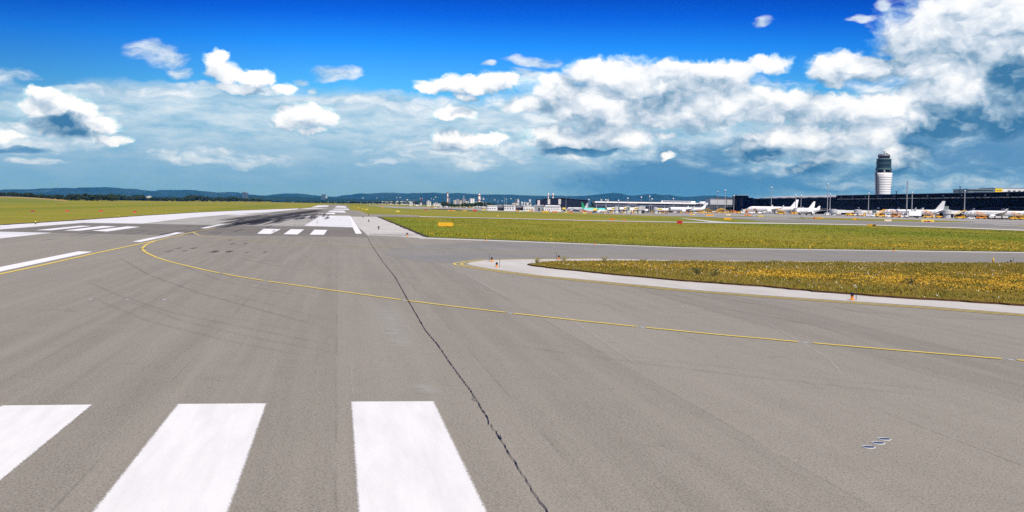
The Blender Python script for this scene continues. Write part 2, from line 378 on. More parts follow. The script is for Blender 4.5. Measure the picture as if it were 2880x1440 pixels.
# grass: green, olive and straw, with yellow flower drifts
def grass(name, blade=False):
    m, q, b = mat(name); oc = ocoord(q); u, v = runway_uv(q, oc)
    sv = q.vm('MULTIPLY', oc, (1, 1, 0))
    xs = q.sep(oc); st_ = q.comb(q.m('MULTIPLY', xs[0], .35), xs[1])
    c = q.mix(q.mrange(q.noise(st_, .035, 5, .6)[0], .35, .65), (.20,.218,.020), (.325,.285,.038))
    c = q.mix(q.mrange(q.noise(st_, .16, 5, .65)[0], .42, .7, 0, .6), c, (.145,.205,.012))
    c = q.mix(q.mrange(q.noise(st_, .011, 4, .55)[0], .48, .66, 0, .75), c, (.31,.235,.03))
    c = q.mix(q.mrange(q.noise(q.comb(u, q.m('MULTIPLY', v, .04)), .045, 4, .6)[0], .40, .60, 0, .6), c, (.30,.245,.040))
    c = q.mix(q.mrange(q.noise(q.comb(q.m('ADD', u, 300.0), q.m('MULTIPLY', v, .03)), .028, 3, .5)[0], .48, .60, 0, .6), c, (.13,.19,.012))
    c = q.mix(q.mrange(q.noise(sv, 1.1, 5, .7)[0], .50, .72, 0, .42), c, (.07,.10,.014))
    c = q.mix(q.mrange(q.noise(sv, 2.3, 4, .7)[0], .55, .72, 0, .6), c, (.47,.47,.10))
    q.put(b.inputs['Base Color'], c); b.inputs['Roughness'].default_value = .9; b.inputs['Specular IOR Level'].default_value = .1
    if not blade:
        bp = q.n('ShaderNodeBump'); bp.inputs['Strength'].default_value = .6; bp.inputs['Distance'].default_value = .3
        q.put(bp.inputs['Height'], q.noise(sv, 1.4, 6, .75)[0]); q.put(b.inputs['Normal'], bp.outputs[0])
    return m
M_GRASS = grass('meadow_grass'); M_BLADE = grass('grass_blades', True)
M_SOIL = simple('dry_soil', (.10,.045,.018), .95, 0, .4, 2)
M_FLOW = simple('yellow_flowers', (.62,.37,.025), .8, 0, .3, .8); M_FLOWW = simple('white_flowers', (.62,.62,.52), .8, 0, .2)
M_ISL = None
# ------------------------------------------------------------------ ground sheet
xs = np.unique(np.concatenate([np.arange(-400, 951, 25), np.array([-30000,-20000,-12000,-7000,-4000,-2500,-1600,-1000,-650,1150,1500,2000,2800,4000,7000,12000,20000,30000])]))
ys = np.unique(np.concatenate([np.array([-3000,-1000,-300,-60,0,60,120,180]), np.arange(200, 2001, 20), np.array([2100,2250,2500,2900,3500,4500,6000,8000,11000,15000,20000,27000,34000])]))
X, Y = np.meshgrid(xs, ys); Z = zt(X, Y)
nx, ny = len(xs), len(ys)
fs = [(j*nx+i, j*nx+i+1, (j+1)*nx+i+1, (j+1)*nx+i) for j in range(ny-1) for i in range(nx-1)]
me = bpy.data.meshes.new('ground'); me.from_pydata(np.stack([X.ravel(), Y.ravel(), Z.ravel()], 1).tolist(), [], fs); me.update()
tag(link('ground', me, M_GRASS), kind='structure')
# ------------------------------------------------------------------ runway and taxiways (outlines read off the photograph, laid on the terrain)
a0 = G(0,633) - RD*225
left_edge = [(0,633),(200,620.5),(400,606.6),(551,597.5),(660,592.5),(780,588),(840,585.8),(874,583),(898,577)]
far = [(945,574.5),(978,577.5)]
right_edge = [(980,584),(985,590.5),(1011,594),(1037,602.6),(1100,605),(1180,607.6),(1180,611),(1063,609.8),(1110,629),(1160,650),(1199,667),(1400,675.5),(1700,686.8),(1920,695.8),(2400,702.5),(2880,709.2),(3500,718)]
pts = [a0]+gp(left_edge+far+right_edge)+[Vector((150,70,0)), Vector((150,-70,0))]
runway = sheet('runway', pts, .006, M_ASPH)
tx = gp([(1380,679.5),(1700,691.5),(1920,700),(2400,707),(2880,714),(3300,721)]) ; bx = gp([(3300,745),(2880,739),(2300,734),(1920,731),(1700,727.8),(1440,728.5),(1365,730.5),(1290,741),(1180,735),(1080,716),(1120,694)])
sheet('taxiway', tx+bx, .010, M_ASPH2)
# light and dark panels of the runway surface
sheet('asphalt_panel', gp([(233,627.2),(400,629.4),(551,632),(680,634.3),(776,636),(856,636.2),(903.5,606.6),(830,601),(753,597.5),(636,604.6),(535,613)]), .010, M_ASPHL, runway, kind=None)
sheet('dark_panel', gp([(0,651.6),(140,654.7),(400,660),(760,663.6),(1035,667.8),(1008.6,640),(993,640.2),(776,636.6),(551,632.6),(400,630),(233,627.8),(0,646)]), .010, M_ASPHD, runway, kind=None)
sheet('concrete_panel', gp([(0,633.3),(200,620.9),(400,607),(551,598),(660,593),(780,588.5),(840,586.3),(836,589),(753,597),(636,604),(535,612.6),(400,629),(233,626.7),(0,645.6)]), .014, M_CONCW, runway, kind=None)
sheet('concrete_panel', gp([(855.4,635.3),(992,639.5),(984,607),(903.5,606)]), .014, M_CONCW, runway, kind=None)
sheet('concrete_panel', gp([(0,651.8),(147.5,654.9),(0,671),(-90,681),(-90,650)]), .014, M_CONCW, runway, kind=None)
for pl in ([(840,588.3),(905,586.8),(925,585.6),(868,585.2)], [(874,584),(922,581),(925,577.6),(893,577.6)], [(941,583.6),(976,584.6),(970,579.5),(948,579)], [(935,589.5),(984,590.4),(978,586.8),(940,587)], [(920.6,596.2),(973,598.4),(968,592),(929.6,592)]):
    sheet('concrete_panel', gp(pl), .014, M_CONCW, runway, kind=None)
pad = sheet('shoulder', gp([(988.5,609.3),(1062.5,610.5),(1110,629.6),(1160,650.6),(1199,667.6),(1180,669.6),(1127,665.8),(1036,662),(1029,656.5),(1008.6,640)]), .012, M_CONC)
sheet('shoulder', gp([(1037,657.2),(1141,657.6),(1180,662),(1127,664.6),(1040,661.2)]), .017, M_ASPHL)
sheet('shoulder', gp([(1180,668),(1400,675.6),(1700,687),(1920,696),(2400,702.7),(2880,709.4),(3400,717)])+gp([(3400,719.6),(2880,712),(2400,705),(1920,698.2),(1700,689.2),(1400,678.6),(1180,671.5)]), .014, M_CONC)
isl_con = sheet('shoulder', gp([(1312,743),(1325,737.5),(1365,732.2),(1440,730.6),(1570,729.2),(1700,728.6),(1920,732.6),(2293,735.5),(2880,740),(3300,745),(3300,921),(2880,884),(2600,861.8),(2293,841.6),(2100,828),(1920,814),(1700,792.5),(1530,776.5),(1430,764),(1375,756),(1335,749)]), .018, M_CONC)
# far taxiways and apron
low = [(990,576),(1080,580.5),(1160,587),(1267,588.4),(1374,594),(1500,596.4),(1620,598.6),(1771,604.3),(1856,607),(1960,610.4),(2040,614),(2100,618.6),(2140,623),(2290,627),(2440,630.6),(2660,637.4),(2880,645),(3400,661)]
sheet('apron', gp(low)+[Vector((700,500,0)), Vector((760,800,0)), Vector((760,1500,0)), Vector((420,1700,0)), Vector((-60,2600,0))]+gp([(985,574.8)]), .05, M_APRON, drape=True)
sheet('service_road', gp([(1180,608.8),(1300,611.6),(1460,615.2),(1620,619.2),(1856,623.8),(2000,625.6),(2140,626.6),(2290,629),(2440,632.2),(2660,639),(2880,646.6),(3300,659),(3300,663),(2880,650),(2660,641.6),(2440,634.6),(2290,631.6),(2140,629.8),(2000,628),(1856,625.8),(1620,620.9),(1460,616.6),(1300,613),(1180,610.6)]), .08, M_CONC, drape=True)
sheet('service_road', gp([(1907,613.4),(1960,617.6),(2000,621.6),(2060,626),(2000,626),(1975,622.6),(1930,617)]), .085, M_CONC, drape=True)
sheet('taxiway', gp([(1640,598.9),(1771,603.3),(1900,607.2),(2040,612.2),(2160,615.5),(2290,618.5),(2440,622.2),(2660,627.4),(2880,632.6),(3300,644),(3300,655),(2880,642.5),(2660,635),(2440,628.6),(2290,625.2),(2140,621.4),(2100,617.4),(2040,613.2),(1960,609.6),(1856,606.2),(1771,603.6)]), .09, M_ASPH2, drape=True)
for pl in ([(2213,613.5),(2300,613),(2400,615.5),(2560,619),(2680,622.5),(2749,625.7),(2650,625.3),(2500,622.6),(2400,620.6),(2300,617.6)], [(2842,635.6),(2880,634.8),(3000,638),(3000,641),(2880,637.8)],
           [(1990,606.2),(2100,607.5),(2240,611),(2180,611.3),(2060,609)], [(1770,600.6),(1850,602.6),(1930,605.2),(1860,604.6)]):
    sheet('grass_strip', gp(pl), .13, M_GRASS, drape=True)
for pl, hw in (([(1380,592.2),(1500,594.6),(1620,596.8),(1771,601.2),(1900,604.6),(2010,606.4),(2120,608.4),(2260,611.6)], .35), ([(2250,611.4),(2400,614.2),(2560,617.4),(2700,621.4),(2900,626.6),(3200,634)], .5), ([(2180,612.6),(2300,619.4),(2440,623.4),(2660,628),(2760,629.4)], .35), ([(2796,633.8),(2880,638.2),(2960,641),(2880,639.8)], .6), ([(1700,601),(1900,608.4),(2040,613.6),(2140,617.8),(2240,620)], .35)):
    p = [G(a, b-hw) for a, b in pl]+[G(a, b+hw) for a, b in pl[::-1]]
    sheet('service_road', p, .15, M_CONC, drape=True)
M_EDGE = simple('verge_soil_and_shade', (.045,.030,.014), .95, 0, .4, 1)  # soil colour darkened to include the shade of the raised grass lip
for ln, wd_ in ((left_edge[:7], 1.3), ([(1062.5,610),(1110,628.6),(1160,649.4),(1199,666.4),(1400,674.8),(1700,686),(1920,695),(2400,701.8),(2880,708.5),(3400,716)], .75)):
    ribbon('verge_edge', gp(ln), wd_, .045, M_EDGE, None, jit=.2, step=1.5)
ribbon('verge_edge', gp([(1180,611.4),(1300,613.7),(1460,617.4),(1620,621.6),(1856,626.4),(2000,628.8),(2140,630.6),(2290,632.6),(2440,635.4),(2660,642.4),(2880,650.8),(3200,661)]), .9, .095, M_EDGE, None, jit=.25, step=3, drape=True)
# ------------------------------------------------------------------ painted markings, parts of the runway
WPAINT, q_, b_ = mat('worn_white_paint'); oc_ = ocoord(q_); u_, v_ = runway_uv(q_, oc_)
cv_ = q_.n('ShaderNodeAttribute', attribute_name='cover').outputs['Fac']
e_ = q_.m('ADD', cv_, q_.m('MULTIPLY', q_.m('SUBTRACT', q_.noise(oc_, 30, 5, .8)[0], .5), 1.5))
thin = q_.mrange(q_.noise(q_.comb(u_, q_.m('MULTIPLY', v_, .12)), 2.2, 5, .65)[0], .4, .75)
sp_ = q_.mrange(q_.noise(q_.comb(q_.m('MULTIPLY', u_, .4), v_), 42, 4, .8)[0], .60, .72, 0, .55)
q_.put(b_.inputs['Base Color'], q_.mix(q_.m('MULTIPLY', thin, .7), (.78,.78,.75), (.62,.62,.60))); b_.inputs['Roughness'].default_value = .75; b_.inputs['Specular IOR Level'].default_value = .25
q_.put(b_.inputs['Alpha'], q_.m('SUBTRACT', q_.mrange(e_, .10, .42), q_.m('MULTIPLY', sp_, q_.m('ADD', .25, thin)), None, True))
def rect_bar(name, near, length, m=None, jit=.004):   # two far corners (photo), stretched back along the runway
    a, b = G(*near[0]), G(*near[1]); n = 150; ac = (b-a).normalized(); w_ = (b-a).length; vs_ = []; al = []
    cols = ((-.03, 0), (.03, .5), (.14, 1), (w_-.14, 1), (w_-.03, .5), (w_+.03, 0))
    for i in range(n+1):
        t = i/n*length; j = random.uniform(-jit, jit)
        for k_, (o_, c_) in enumerate(cols): p = a-RD*t+ac*(o_+j*(1 if k_ < 3 else -1)); vs_.append((p.x, p.y, .020)); al.append(c_ if i else c_*.9)
    K = len(cols); me = bpy.data.meshes.new(name); me.from_pydata(vs_, [], [(i*K+k+1, i*K+k, (i+1)*K+k, (i+1)*K+k+1) for i in range(n) for k in range(K-1)]); me.update()
    at = me.attributes.new('cover', 'FLOAT', 'POINT'); at.data.foreach_set('value', al)
    return link(name, me, WPAINT, runway)
rect_bar('threshold_bar', ((6,1143),(259,1140.5)), 22.5); rect_bar('threshold_bar', ((501,1138.6),(749,1137)), 22.5); rect_bar('threshold_bar', ((988,1132),(1219,1131)), 22.5)
for pl in ([(99.4,647.7),(142.9,648.2),(259,635.7),(225,635.3)], [(179,648.5),(222,649.3),(328.4,637.3),(288.8,635.7)], [(257.8,649.3),(301,651.3),(394,638.4),(357,637)],
           [(723,657.6),(760.5,658.4),(790,645),(742,643.6)], [(797.5,659),(836.6,659.8),(855.4,645.6),(818,644.8)], [(870.9,660.3),(910.8,660.6),(920.6,647),(884,646.3)]):
    sheet('threshold_bar', gp(pl), .020, M_WHITE, runway, kind=None)
for pl in ([(0,764.9),(127,737.2),(261,708.6),(220,707.6),(0,751.8),(-80,770),(-80,783)], [(372.7,679.9),(395,681),(520,655),(495.7,653.8)], [(563,642),(579,643),(638,630),(622,630)], [(662.6,623.8),(675,624),(707.6,617.2),(695,617.2)]):
    sheet('centreline_dash', gp(pl), .020, M_WHITE, runway, kind=None)
sheet('side_stripe', gp([(992,640),(1000.5,657.8),(1018.4,657.4),(988,610),(984,606.8)]), .020, M_WHITE, runway, kind=None)
for pl in ([(889.6,600.3),(941.8,602.4),(942.6,598.6),(898.6,598.2)], [(634,605.5),(672,605.2),(712,602),(676,602.6)], [(917,610.5),(938,612.6),(940,609),(922,608)], [(884,609.4),(900,611.6),(909,607.8),(898,606.8)], [(852,611),(866,611.6),(876,608.2),(866,607.6)]):
    sheet('touchdown_bar', gp(pl), .020, M_WHITE, runway, kind=None)
# yellow lines
arc = [(605.5,641.4),(575,646.5),(544,652.8),(520,658),(499.6,664),(475,668.6),(456.9,673.3),(438,678),(422.7,683.5),(412,688),(405.6,693),(401.5,697),(401,700),(402.5,703.5),(405.6,706.6),(412,711.5),(422.7,716.9),(439.8,724.5),(465.4,733),(495,741),(526.9,748.5),(571,759),(619,769),(680,780),(747,791),(930,817),(1137,845.5),(1290,864.5),(1431,881),(1615,901.5),(1800,921),(2030,943.5),(2258.5,963.8),(2530,987),(2817,1010.6),(3100,1034)]
gaps = [(620,769.4),(747,791),(1137,845.2),(1435,881.4),(1806,921.3),(2265,964.4),(2842,1012.4)]
ap = gp(arc); fine = [ap[0]]
for a, b in zip(ap, ap[1:]):
    n = max(1, int((b-a).length/.08)); fine += [a.lerp(b, i/n) for i in range(1, n+1)]
gw = [G(*g) for g in gaps]; seg = []; segs = []
for p in fine:
    if any((p-g).length < .17 for g in gw):
        if len(seg) > 4: segs.append(seg)
        seg = []
    else: seg.append(p)
segs.append(seg)
for sg in segs: ribbon('taxi_line', sg, .215, .024, M_YEL, runway, jit=.008)
ribbon('taxi_line', gp([(-120,799),(0,771.5),(112,748),(261,714.5),(340,697.6),(404,684.4),(440,677)]), .30, .023, M_YEL, runway, jit=.008, step=.6)
ribbon('taxi_line', gp([(544,653),(546,655.5),(550.8,658),(559,662),(575,665),(593.5,667),(656.7,673.3),(779.7,681.8),(814.5,683.4),(955.7,690.6),(1049,695.7),(1100,697),(1200,701),(1433,708),(1700,712),(1920,714.5),(2367,719.4),(2880,724),(3200,727)]), .26, .023, M_YELP, runway, jit=.01, step=1.0)
iso = [(1700,728.3),(1500,729.6),(1365,731.6),(1325,736.4),(1302,740.5),(1296,743),(1302,746),(1325,750.4),(1375,757.8),(1430,766),(1530,778.6),(1700,795),(1920,816.6),(2100,830.5),(2293,844.4),(2600,865),(2880,886.4),(3200,912)]
io = gp(iso)
def offs(P, d):
    R = []
    for i, p in enumerate(P):
        t = (P[min(i+1, len(P)-1)]-P[max(0, i-1)]).normalized(); R.append(p+Vector((-t.y, t.x, 0))*d)
    return R
for d in (0.0, -.5): ribbon('edge_line', offs(io, d), .18, .024, M_YEL, runway, jit=.008, step=None)
# ------------------------------------------------------------------ rubber, tyre traces, crack, stains
def fadeline(name, pts, wd, z, m, k=1.0, step=2.0, par=runway): return ribbon(name, pts, wd, z, m, par, step=step, fade=k)
cl = [G(400,684), G(700,618)]
for a, b, wd_, k in (((640,631),(905,592),7,.95),((690,618),(900,590),9,.9),((600,641),(860,604),5,.6),((760,622),(925,596),4,.7),((610,622),(800,596),4,.5)):
    p0, p1 = G(*a), G(*b); n_ = 40; L_ = [p0.lerp(p1, i/n_)+RN*random.uniform(-.25, .25) for i in range(n_+1)]; fadeline('rubber_streak', L_, wd_, .0255, M_RUB, k, 8)
for i in range(150):
    px, py = random.uniform(640, 930), 0
    py = 622 - (px-640)/290*22 + random.uniform(-9, 13); py = max(py, 589)
    p = G(px, py); L = random.uniform(14, 60)
    fadeline('rubber_streak', [p-RD*L/2, p+RN*random.uniform(-.2,.2), p+RD*L/2], random.uniform(.5, 1.6), .026+.0002*(i % 9), M_RUB, random.uniform(.5, 1.0), 6)
for i in range(46):
    px = random.uniform(380, 900); py = 664-(px-380)/520*52+random.uniform(-18, 16); p = G(px, py); L = random.uniform(5, 18)
    fadeline('rubber_streak', [p-RD*L/2, p+RD*L/2], random.uniform(.3, .55), .028+.0002*(i % 9), M_RUB, random.uniform(.35, .85), 2)
for px, py, L, wd, k in ((604,708,3.3,.75,1.3),(644.5,708,2.6,.7,1.4),(545,698.6,3.4,.6,.75),(503,698.6,3.0,.55,.6),(519,706.5,2.5,.5,.7),(476,707,3.6,.5,.6),(654,686,4,.5,.6),(648,675.5,4,.5,.7),(690,686,3.6,.5,.7),(694,711,3.5,.45,.4),(746,710,3.5,.4,.5),(402,700,3,.3,.9),(770,650,6,.5,1.2),(745,647,2,.4,1.0)):
    p = G(px, py); ribbon('tyre_mark', [p-RD*L/2, p-RD*L*.35, p, p+RD*L*.35, p+RD*L/2], wd, .029, M_RUB, runway, fade=k*.8)
for a, b in (((190,666),(280,649)),((218,667),(296,652)),((110,678),(160,671)),((440,662),(530,645)),((500,657),(585,641))):
    fadeline('tyre_mark', [G(*a), G(*b)], .35, .0285, M_RUB, .8, 3)
curves = [[(330,722),(420,775),(560,825),(760,880),(960,935)], [(240,790),(330,830),(480,880),(700,925),(1000,985)], [(615,712),(760,745),(900,768),(1100,795),(1400,830)], [(640,710),(780,736),(960,763),(1180,786),(1450,812)], [(505,745),(620,790),(760,818),(950,845)],
          [(1500,790),(1700,812),(1920,835),(2200,862),(2880,908)], [(1420,830),(1700,858),(2100,895),(2500,928),(2880,955)], [(1350,960),(1700,1010),(2100,1060),(2700,1125)], [(1900,850),(2100,880),(2300,918),(2450,968)], [(250,835),(420,905),(640,960),(900,1010)], [(1750,800),(1960,830),(2140,858),(2260,884)], [(2280,852),(2420,880),(2650,896),(2880,902)]]
for i, c in enumerate(curves):
    P = gp(c); fadeline('tyre_trace', P, .32, .0262+.0004*i, M_TYRE, random.uniform(.16, .34), 1.0)
    fadeline('tyre_trace', [p+Vector((.9,.5,0)) for p in P], .28, .0262+.0004*i+.0002, M_TYRE, random.uniform(.08, .2), 1.0)
for c, wd in (([(1075,860),(1100,900),(1118,950),(1125,990)], 1.2), ([(1160,1080),(1210,1105),(1250,1110)], .7), ([(990,1020),(988,1070),(993,1120)], .05), ([(1120,700),(1240,745),(1340,790),(1450,850)], .12), ([(1560,870),(1680,950),(1810,1040)], .10), ([(2140,900),(2330,1010),(2380,1070)], .10)):
    fadeline('pale_stain', gp(c), wd, .0255, M_PALE, .8, .5)
crack = [(1030,664),(1034,668),(1040,680),(1052,700),(1075,735),(1110,778),(1140,832),(1165,876),(1196,930),(1230,970),(1248,996),(1262,1018),(1280,1042),(1300,1070),(1322,1098),(1340,1127),(1358,1158),(1374,1183),(1376,1196),(1383,1199),(1386,1210),(1396,1217),(1400,1228),(1408,1238),(1420,1258),(1432,1282),(1452,1308),(1464,1330),(1478,1350),(1492,1375),(1508,1398),(1522,1418),(1540,1444),(1562,1480)]
P = gp(crack); Q = [P[0]]; W_ = [.05]
for a, b in zip(P, P[1:]):
    n = max(2, int((b-a).length/.12)); t_ = (b-a).normalized(); nn = Vector((-t_.y, t_.x, 0))
    for i in range(1, n+1):
        Q.append(a.lerp(b, i/n)+nn*random.uniform(-.012, .012)); W_.append(max(.010, random.gauss(.017, .008)*min(1.6, max(.8, Q[-1].y/26))) if Q[-1].y > 14.4 else max(.02, random.gauss(.05, .014)))
ribbon('crack', Q, W_, .030, M_CRACK, runway)
for a, b in (((1336,1120),(1327,1124)),((1327,1124),(1338,1131)),((1345,1143),(1352,1147)),((1404,1232),(1411,1240)),((1411,1240),(1406,1228))):
    ribbon('crack', [G(*a), G(*b)], .014, .0305, M_CRACK, runway)
# ------------------------------------------------------------------ common materials of the things
WHT = simple('white_paint', (.87,.87,.87), .35, 0, .04); WHTD = simple('dirty_white', (.62,.62,.60), .5, 0, .12)
YEL = simple('yellow_paint', (.78,.43,.02), .45, 0, .08); YELL = simple('pale_yellow_paint', (.80,.62,.10), .45, 0, .05); ORG = simple('orange_paint', (.72,.24,.02), .5, 0, .1)
RED = simple('red_paint', (.50,.03,.02), .5, 0, .15); BLK = simple('black_rubber', (.012,.012,.014), .6, 0, .2); DRK = simple('dark_metal', (.05,.052,.06), .5, .3, .2)
GRY = simple('grey_metal', (.30,.31,.32), .5, .2, .1); LGRY = simple('pale_grey_cladding', (.48,.49,.50), .5, 0, .06); GLS = simple('dark_window_glass', (.012,.015,.022), .12, 0, .2, .5, .6)
NAVY = simple('navy_facade_glass', (.0006,.0006,.008), .4, 0, .35, .05, .01); NAVY2 = simple('navy_fascia', (.0008,.0008,.007), .5, 0, .2, .05, .01)
STEEL = simple('galvanised_steel', (.46,.47,.48), .4, .5, .06); GREEN = simple('green_paint', (.012,.26,.10), .4, 0, .1); AQUA = simple('aqua_paint', (.10,.62,.55), .35, 0, .05)
TEAL = simple('teal_glass_band', (.026,.056,.062), .2, 0, .15, .2, .6); DTEAL = simple('dark_cab_glass', (.008,.014,.024), .15, 0, .2, .2, .6); BLUE = simple('blue_black_glass', (.006,.006,.022), .15, 0, .2, 3, .6)
BARK = simple('bark', (.06,.045,.035), .9, 0, .2); BLUEGREY = simple('blue_grey_cladding', (.018,.022,.036), .6, 0, .15, .08, .05); BEIGE = simple('beige_render', (.52,.47,.38), .8, 0, .1, .1); BRICK = simple('red_brown_roof', (.22,.09,.06), .8, 0, .2, .1)
PALE = simple('white_render', (.66,.66,.66), .8, 0, .05, .05); FARGREY = simple('grey_render', (.24,.26,.28), .8, 0, .1, .05)
# ------------------------------------------------------------------ edge lights, marker posts, inset lights
def edge_light(px, py, label, rod=True, side=1, sc=1.0, top=BLUE, low=ORG):
    p = G(px, py); t = thing('taxiway_light', label, 'edge light', (p.x, p.y, p.z+.02), 0, 'lights along the pavement edges')
    MB().lathe([(.14*sc,0),(.14*sc,.02),(.07*sc,.035)], 12).build('base_plate', low, t)
    MB().lathe([(.075*sc,.035),(.05*sc,.10*sc),(.06*sc,.16*sc),(.085*sc,.175*sc),(.085*sc,.19*sc)], 12).build('stem', low, t)
    MB().lathe([(.06*sc,.19*sc),(.075*sc,.21*sc),(.075*sc,.28*sc),(.06*sc,.32*sc),(.02*sc,.34*sc)], 12).build('lamp_globe', top, t, True)
    if rod: MB().tube((.19*side,.02,0), (.19*side+.012,.02,.58), .014, .012, 6).build('marker_rod', DRK, t)
    return t
edge_light(1383,737,'edge light with rod on its left, upper of two on the concrete tip', True, -1)
edge_light(1397,752.6,'edge light with rod on its right, lower of two on the concrete tip', True, 1)
edge_light(1571.7,731,'blue edge light with a leaning rod beside the far end of the grass island tip', True, -1)
edge_light(2396.5,845.2,'large blue edge light with orange stem nearest the camera, in front of the orange flowers', True, 1, 1.05)
edge_light(2843,743.4,'blue edge light at the right end of the grass island, beside the yellow post', True, 1)
edge_light(1365.6,678.4,'small dark edge light on the far side of the taxiway, opposite the concrete tip', False)
edge_light(1673.6,687.4,'small dark edge light on the far taxiway edge, above the island grass', False)
edge_light(2513,707,'small dark edge light on the far taxiway edge near the right side', False)
edge_light(1145.6,664.9,'dark edge light with a thin rod where the concrete shoulder narrows to its corner', True, -1, 1.3)
for (px, py, lb) in ((1021,612.6,'dark light dot at the top left of the concrete shoulder pad'),(1037,624.4,'dark light dot in the middle of the concrete shoulder pad'),(1065,645,'dark light dot low on the concrete shoulder pad'),(1036.7,607.6,'dark light on the crossing strip just above the concrete pad')):
    edge_light(px, py, lb, False, 1, 1.5, BLK, DRK)
for (px, py, lb) in ((100,630.4,'yellowish runway light on the left concrete shoulder, nearest one'),(333,612.8,'yellowish runway light on the left concrete shoulder, second one out'),(467,603.2,'small runway light on the left shoulder edge by the red board'),(553,598.6,'small far runway light on the left shoulder edge')):
    edge_light(px, py, lb, False, 1, 1.4, YELL, DRK)
def marker_post(px, py, h, wd, label, m=YEL):
    p = G(px, py); t = thing('marker_post', label, 'marker post', (p.x, p.y, p.z), 0, 'yellow marker posts in the grass')
    MB().lathe([(wd/2,0),(wd/2,h*.82),(wd*.46,h*.95),(wd*.2,h)], 10).build('post', m, t, True)
    MB().lathe([(wd/2+.004,h*.70),(wd/2+.004,h*.80)], 10).build('reflector_band', YELL, t)
marker_post(2793,743,.50,.15,'short yellow marker post on the island edge near the right frame'); marker_post(2278,702.4,.42,.12,'short yellow marker post on the far taxiway edge in front of the green meadow')
marker_post(1400,613,.9,.35,'pale yellow marker post beside the thin road across the meadow', YELL)
def inset(px, py, r, label, nm='inset_light', ring=STEEL, plate=GLS):
    p = G(px, py); t = thing(nm, label, 'inset light', (p.x, p.y, .0095), 0, 'lights set flush into the asphalt')
    n = 20; MB().loft([[(a*math.cos(2*math.pi*i/n), a*math.sin(2*math.pi*i/n), z) for i in range(n)] for a, z in ((r,0),(r*.98,.008),(r*.89,.009),(r*.87,.003))], False).build('ring', ring, t)
    MB().lathe([(r*.88,.0),(r*.88,.005),(r*.3,.0055),(.001,.0055)], n).build('cover_plate', plate, t)
PLT = simple('blue_grey_plate', (.075,.095,.135), .35, .4, .3, 8)
RNG = simple('bright_ring', (.75,.75,.72), .4, .1, .1, 8)
inset(2442.7,1258.9,.122,'round inset cover with bright ring, left and nearest of the three','inset_light',RNG,PLT); inset(2470,1247.4,.122,'round inset cover with bright ring, middle of the three','inset_light',RNG,PLT); inset(2487.5,1236.3,.122,'round inset cover with bright ring, right and farthest of the three','inset_light',RNG,PLT)
for g_, lb in zip(gaps, ('first yellow line gap after the bend','second yellow line gap after the bend','yellow line gap just right of the crack','yellow line gap below the island tip','third yellow line gap right of the crack','yellow line gap below the nearest edge light','last yellow line gap at the right frame')):
    inset(g_[0], g_[1], .11, 'flush metal light in the '+lb, 'inset_light', GRY, LGRY)
for px, py, lb in ((255,842,'pale flush light on the left asphalt, left of a row of three'),(358,843,'pale flush light on the left asphalt, middle of a row of three'),(462,843.4,'pale flush light on the left asphalt, right of a row of three'),(535,731,'pale flush light inside the yellow bend, left of three'),(596,732,'pale flush light inside the yellow bend, middle of three'),(656,733,'pale flush light inside the yellow bend, right of three')):
    inset(px, py, .13, lb, 'inset_light', GRY, LGRY)
# ------------------------------------------------------------------ airfield signs
def rrect(x0, x1, z0, z1, r, k=4):
    P = []
    for cx, cz, a in ((x1-r,z0+r,-90),(x1-r,z1-r,0),(x0+r,z1-r,90),(x0+r,z0+r,180)):
        P += [(cx+r*math.cos(math.radians(a+90*i/k)), cz+r*math.sin(math.radians(a+90*i/k))) for i in range(k+1)]
    return P
SIGN = 'airfield signs in the grass'
def sign(x0, x1, yt, yb, m, label, marks=(), markm=BLK, frame=None, cat='airfield sign', rnd=.25, tilt=0):
    xm = (x0+x1)/2; p = G(xm, yb); k = p.y/F; wd = (x1-x0)*k; h = (yb-yt)*k
    t = thing('airfield_sign', label, cat, (p.x, p.y, p.z), -math.atan2(p.x, p.y)*.6+tilt, SIGN)
    z0 = h*.14; MB().prism(rrect(-wd/2, wd/2, z0, h, min(wd, h)*rnd), -.16, .16).build('panel', m, t)
    for s in (-.33, .33): MB().box(wd*s-.05, wd*s+.05, -.06, .06, -.3, z0+.02).build('leg', DRK, t)
    for a, b, c, d, mm in marks:
        MB().box(-wd/2+wd*a, -wd/2+wd*b, -.185, -.161, z0+(h-z0)*c, z0+(h-z0)*d).build('inscription', mm, t)
    if frame: MB().box(-wd/2, wd/2, -.17, .17, z0-.12*h, z0).build('frame', frame, t)
    return t
def strokes(a, b, n, mm=BLK, c=.25, d=.78):
    R = []; w_ = (b-a)/n
    for i in range(n): R.append((a+w_*i+w_*.15, a+w_*i+w_*.62, c+.08*(i % 2), d, mm))
    return R
CREAM = simple('cream_panel', (.80,.72,.45), .5, 0, .05)
sign(1232,1274,625.6,637,YEL,'long plain yellow sign seen from behind, alone in the meadow right of the runway',rnd=.22,frame=ORG)  # orange bar below the panel paints in its shaded lower edge
sign(1904,1918.8,620.5,630.5,RED,'dark red board standing on the pale road in the meadow',strokes(.1,.9,4,simple('dark_red',(.25,.01,.01))),rnd=.05)
sign(1714,1728.5,613.6,620.4,ORG,'orange yellow sign with dark figures left of the red board',strokes(.12,.88,3),rnd=.3)
sign(1752.5,1759.5,615.6,620.6,ORG,'small orange box light beside the orange sign with figures',[(.35,.65,.3,.7,BLK)],rnd=.3)
sign(2036,2056.5,612.6,618,YEL,'wide yellow sign at the tip of the grass wedge below the light mast',rnd=.1,frame=ORG)
sign(2042.7,2055,602.3,606,CREAM,'cream sign with orange rim just above the wide yellow sign',rnd=.2,frame=ORG)
sign(2093,2112.5,603,607.6,ORG,'orange sign with a dark dot in front of the white jet nose',strokes(.1,.45,2)+[(.45,.6,.25,.8,BLK)],rnd=.2)
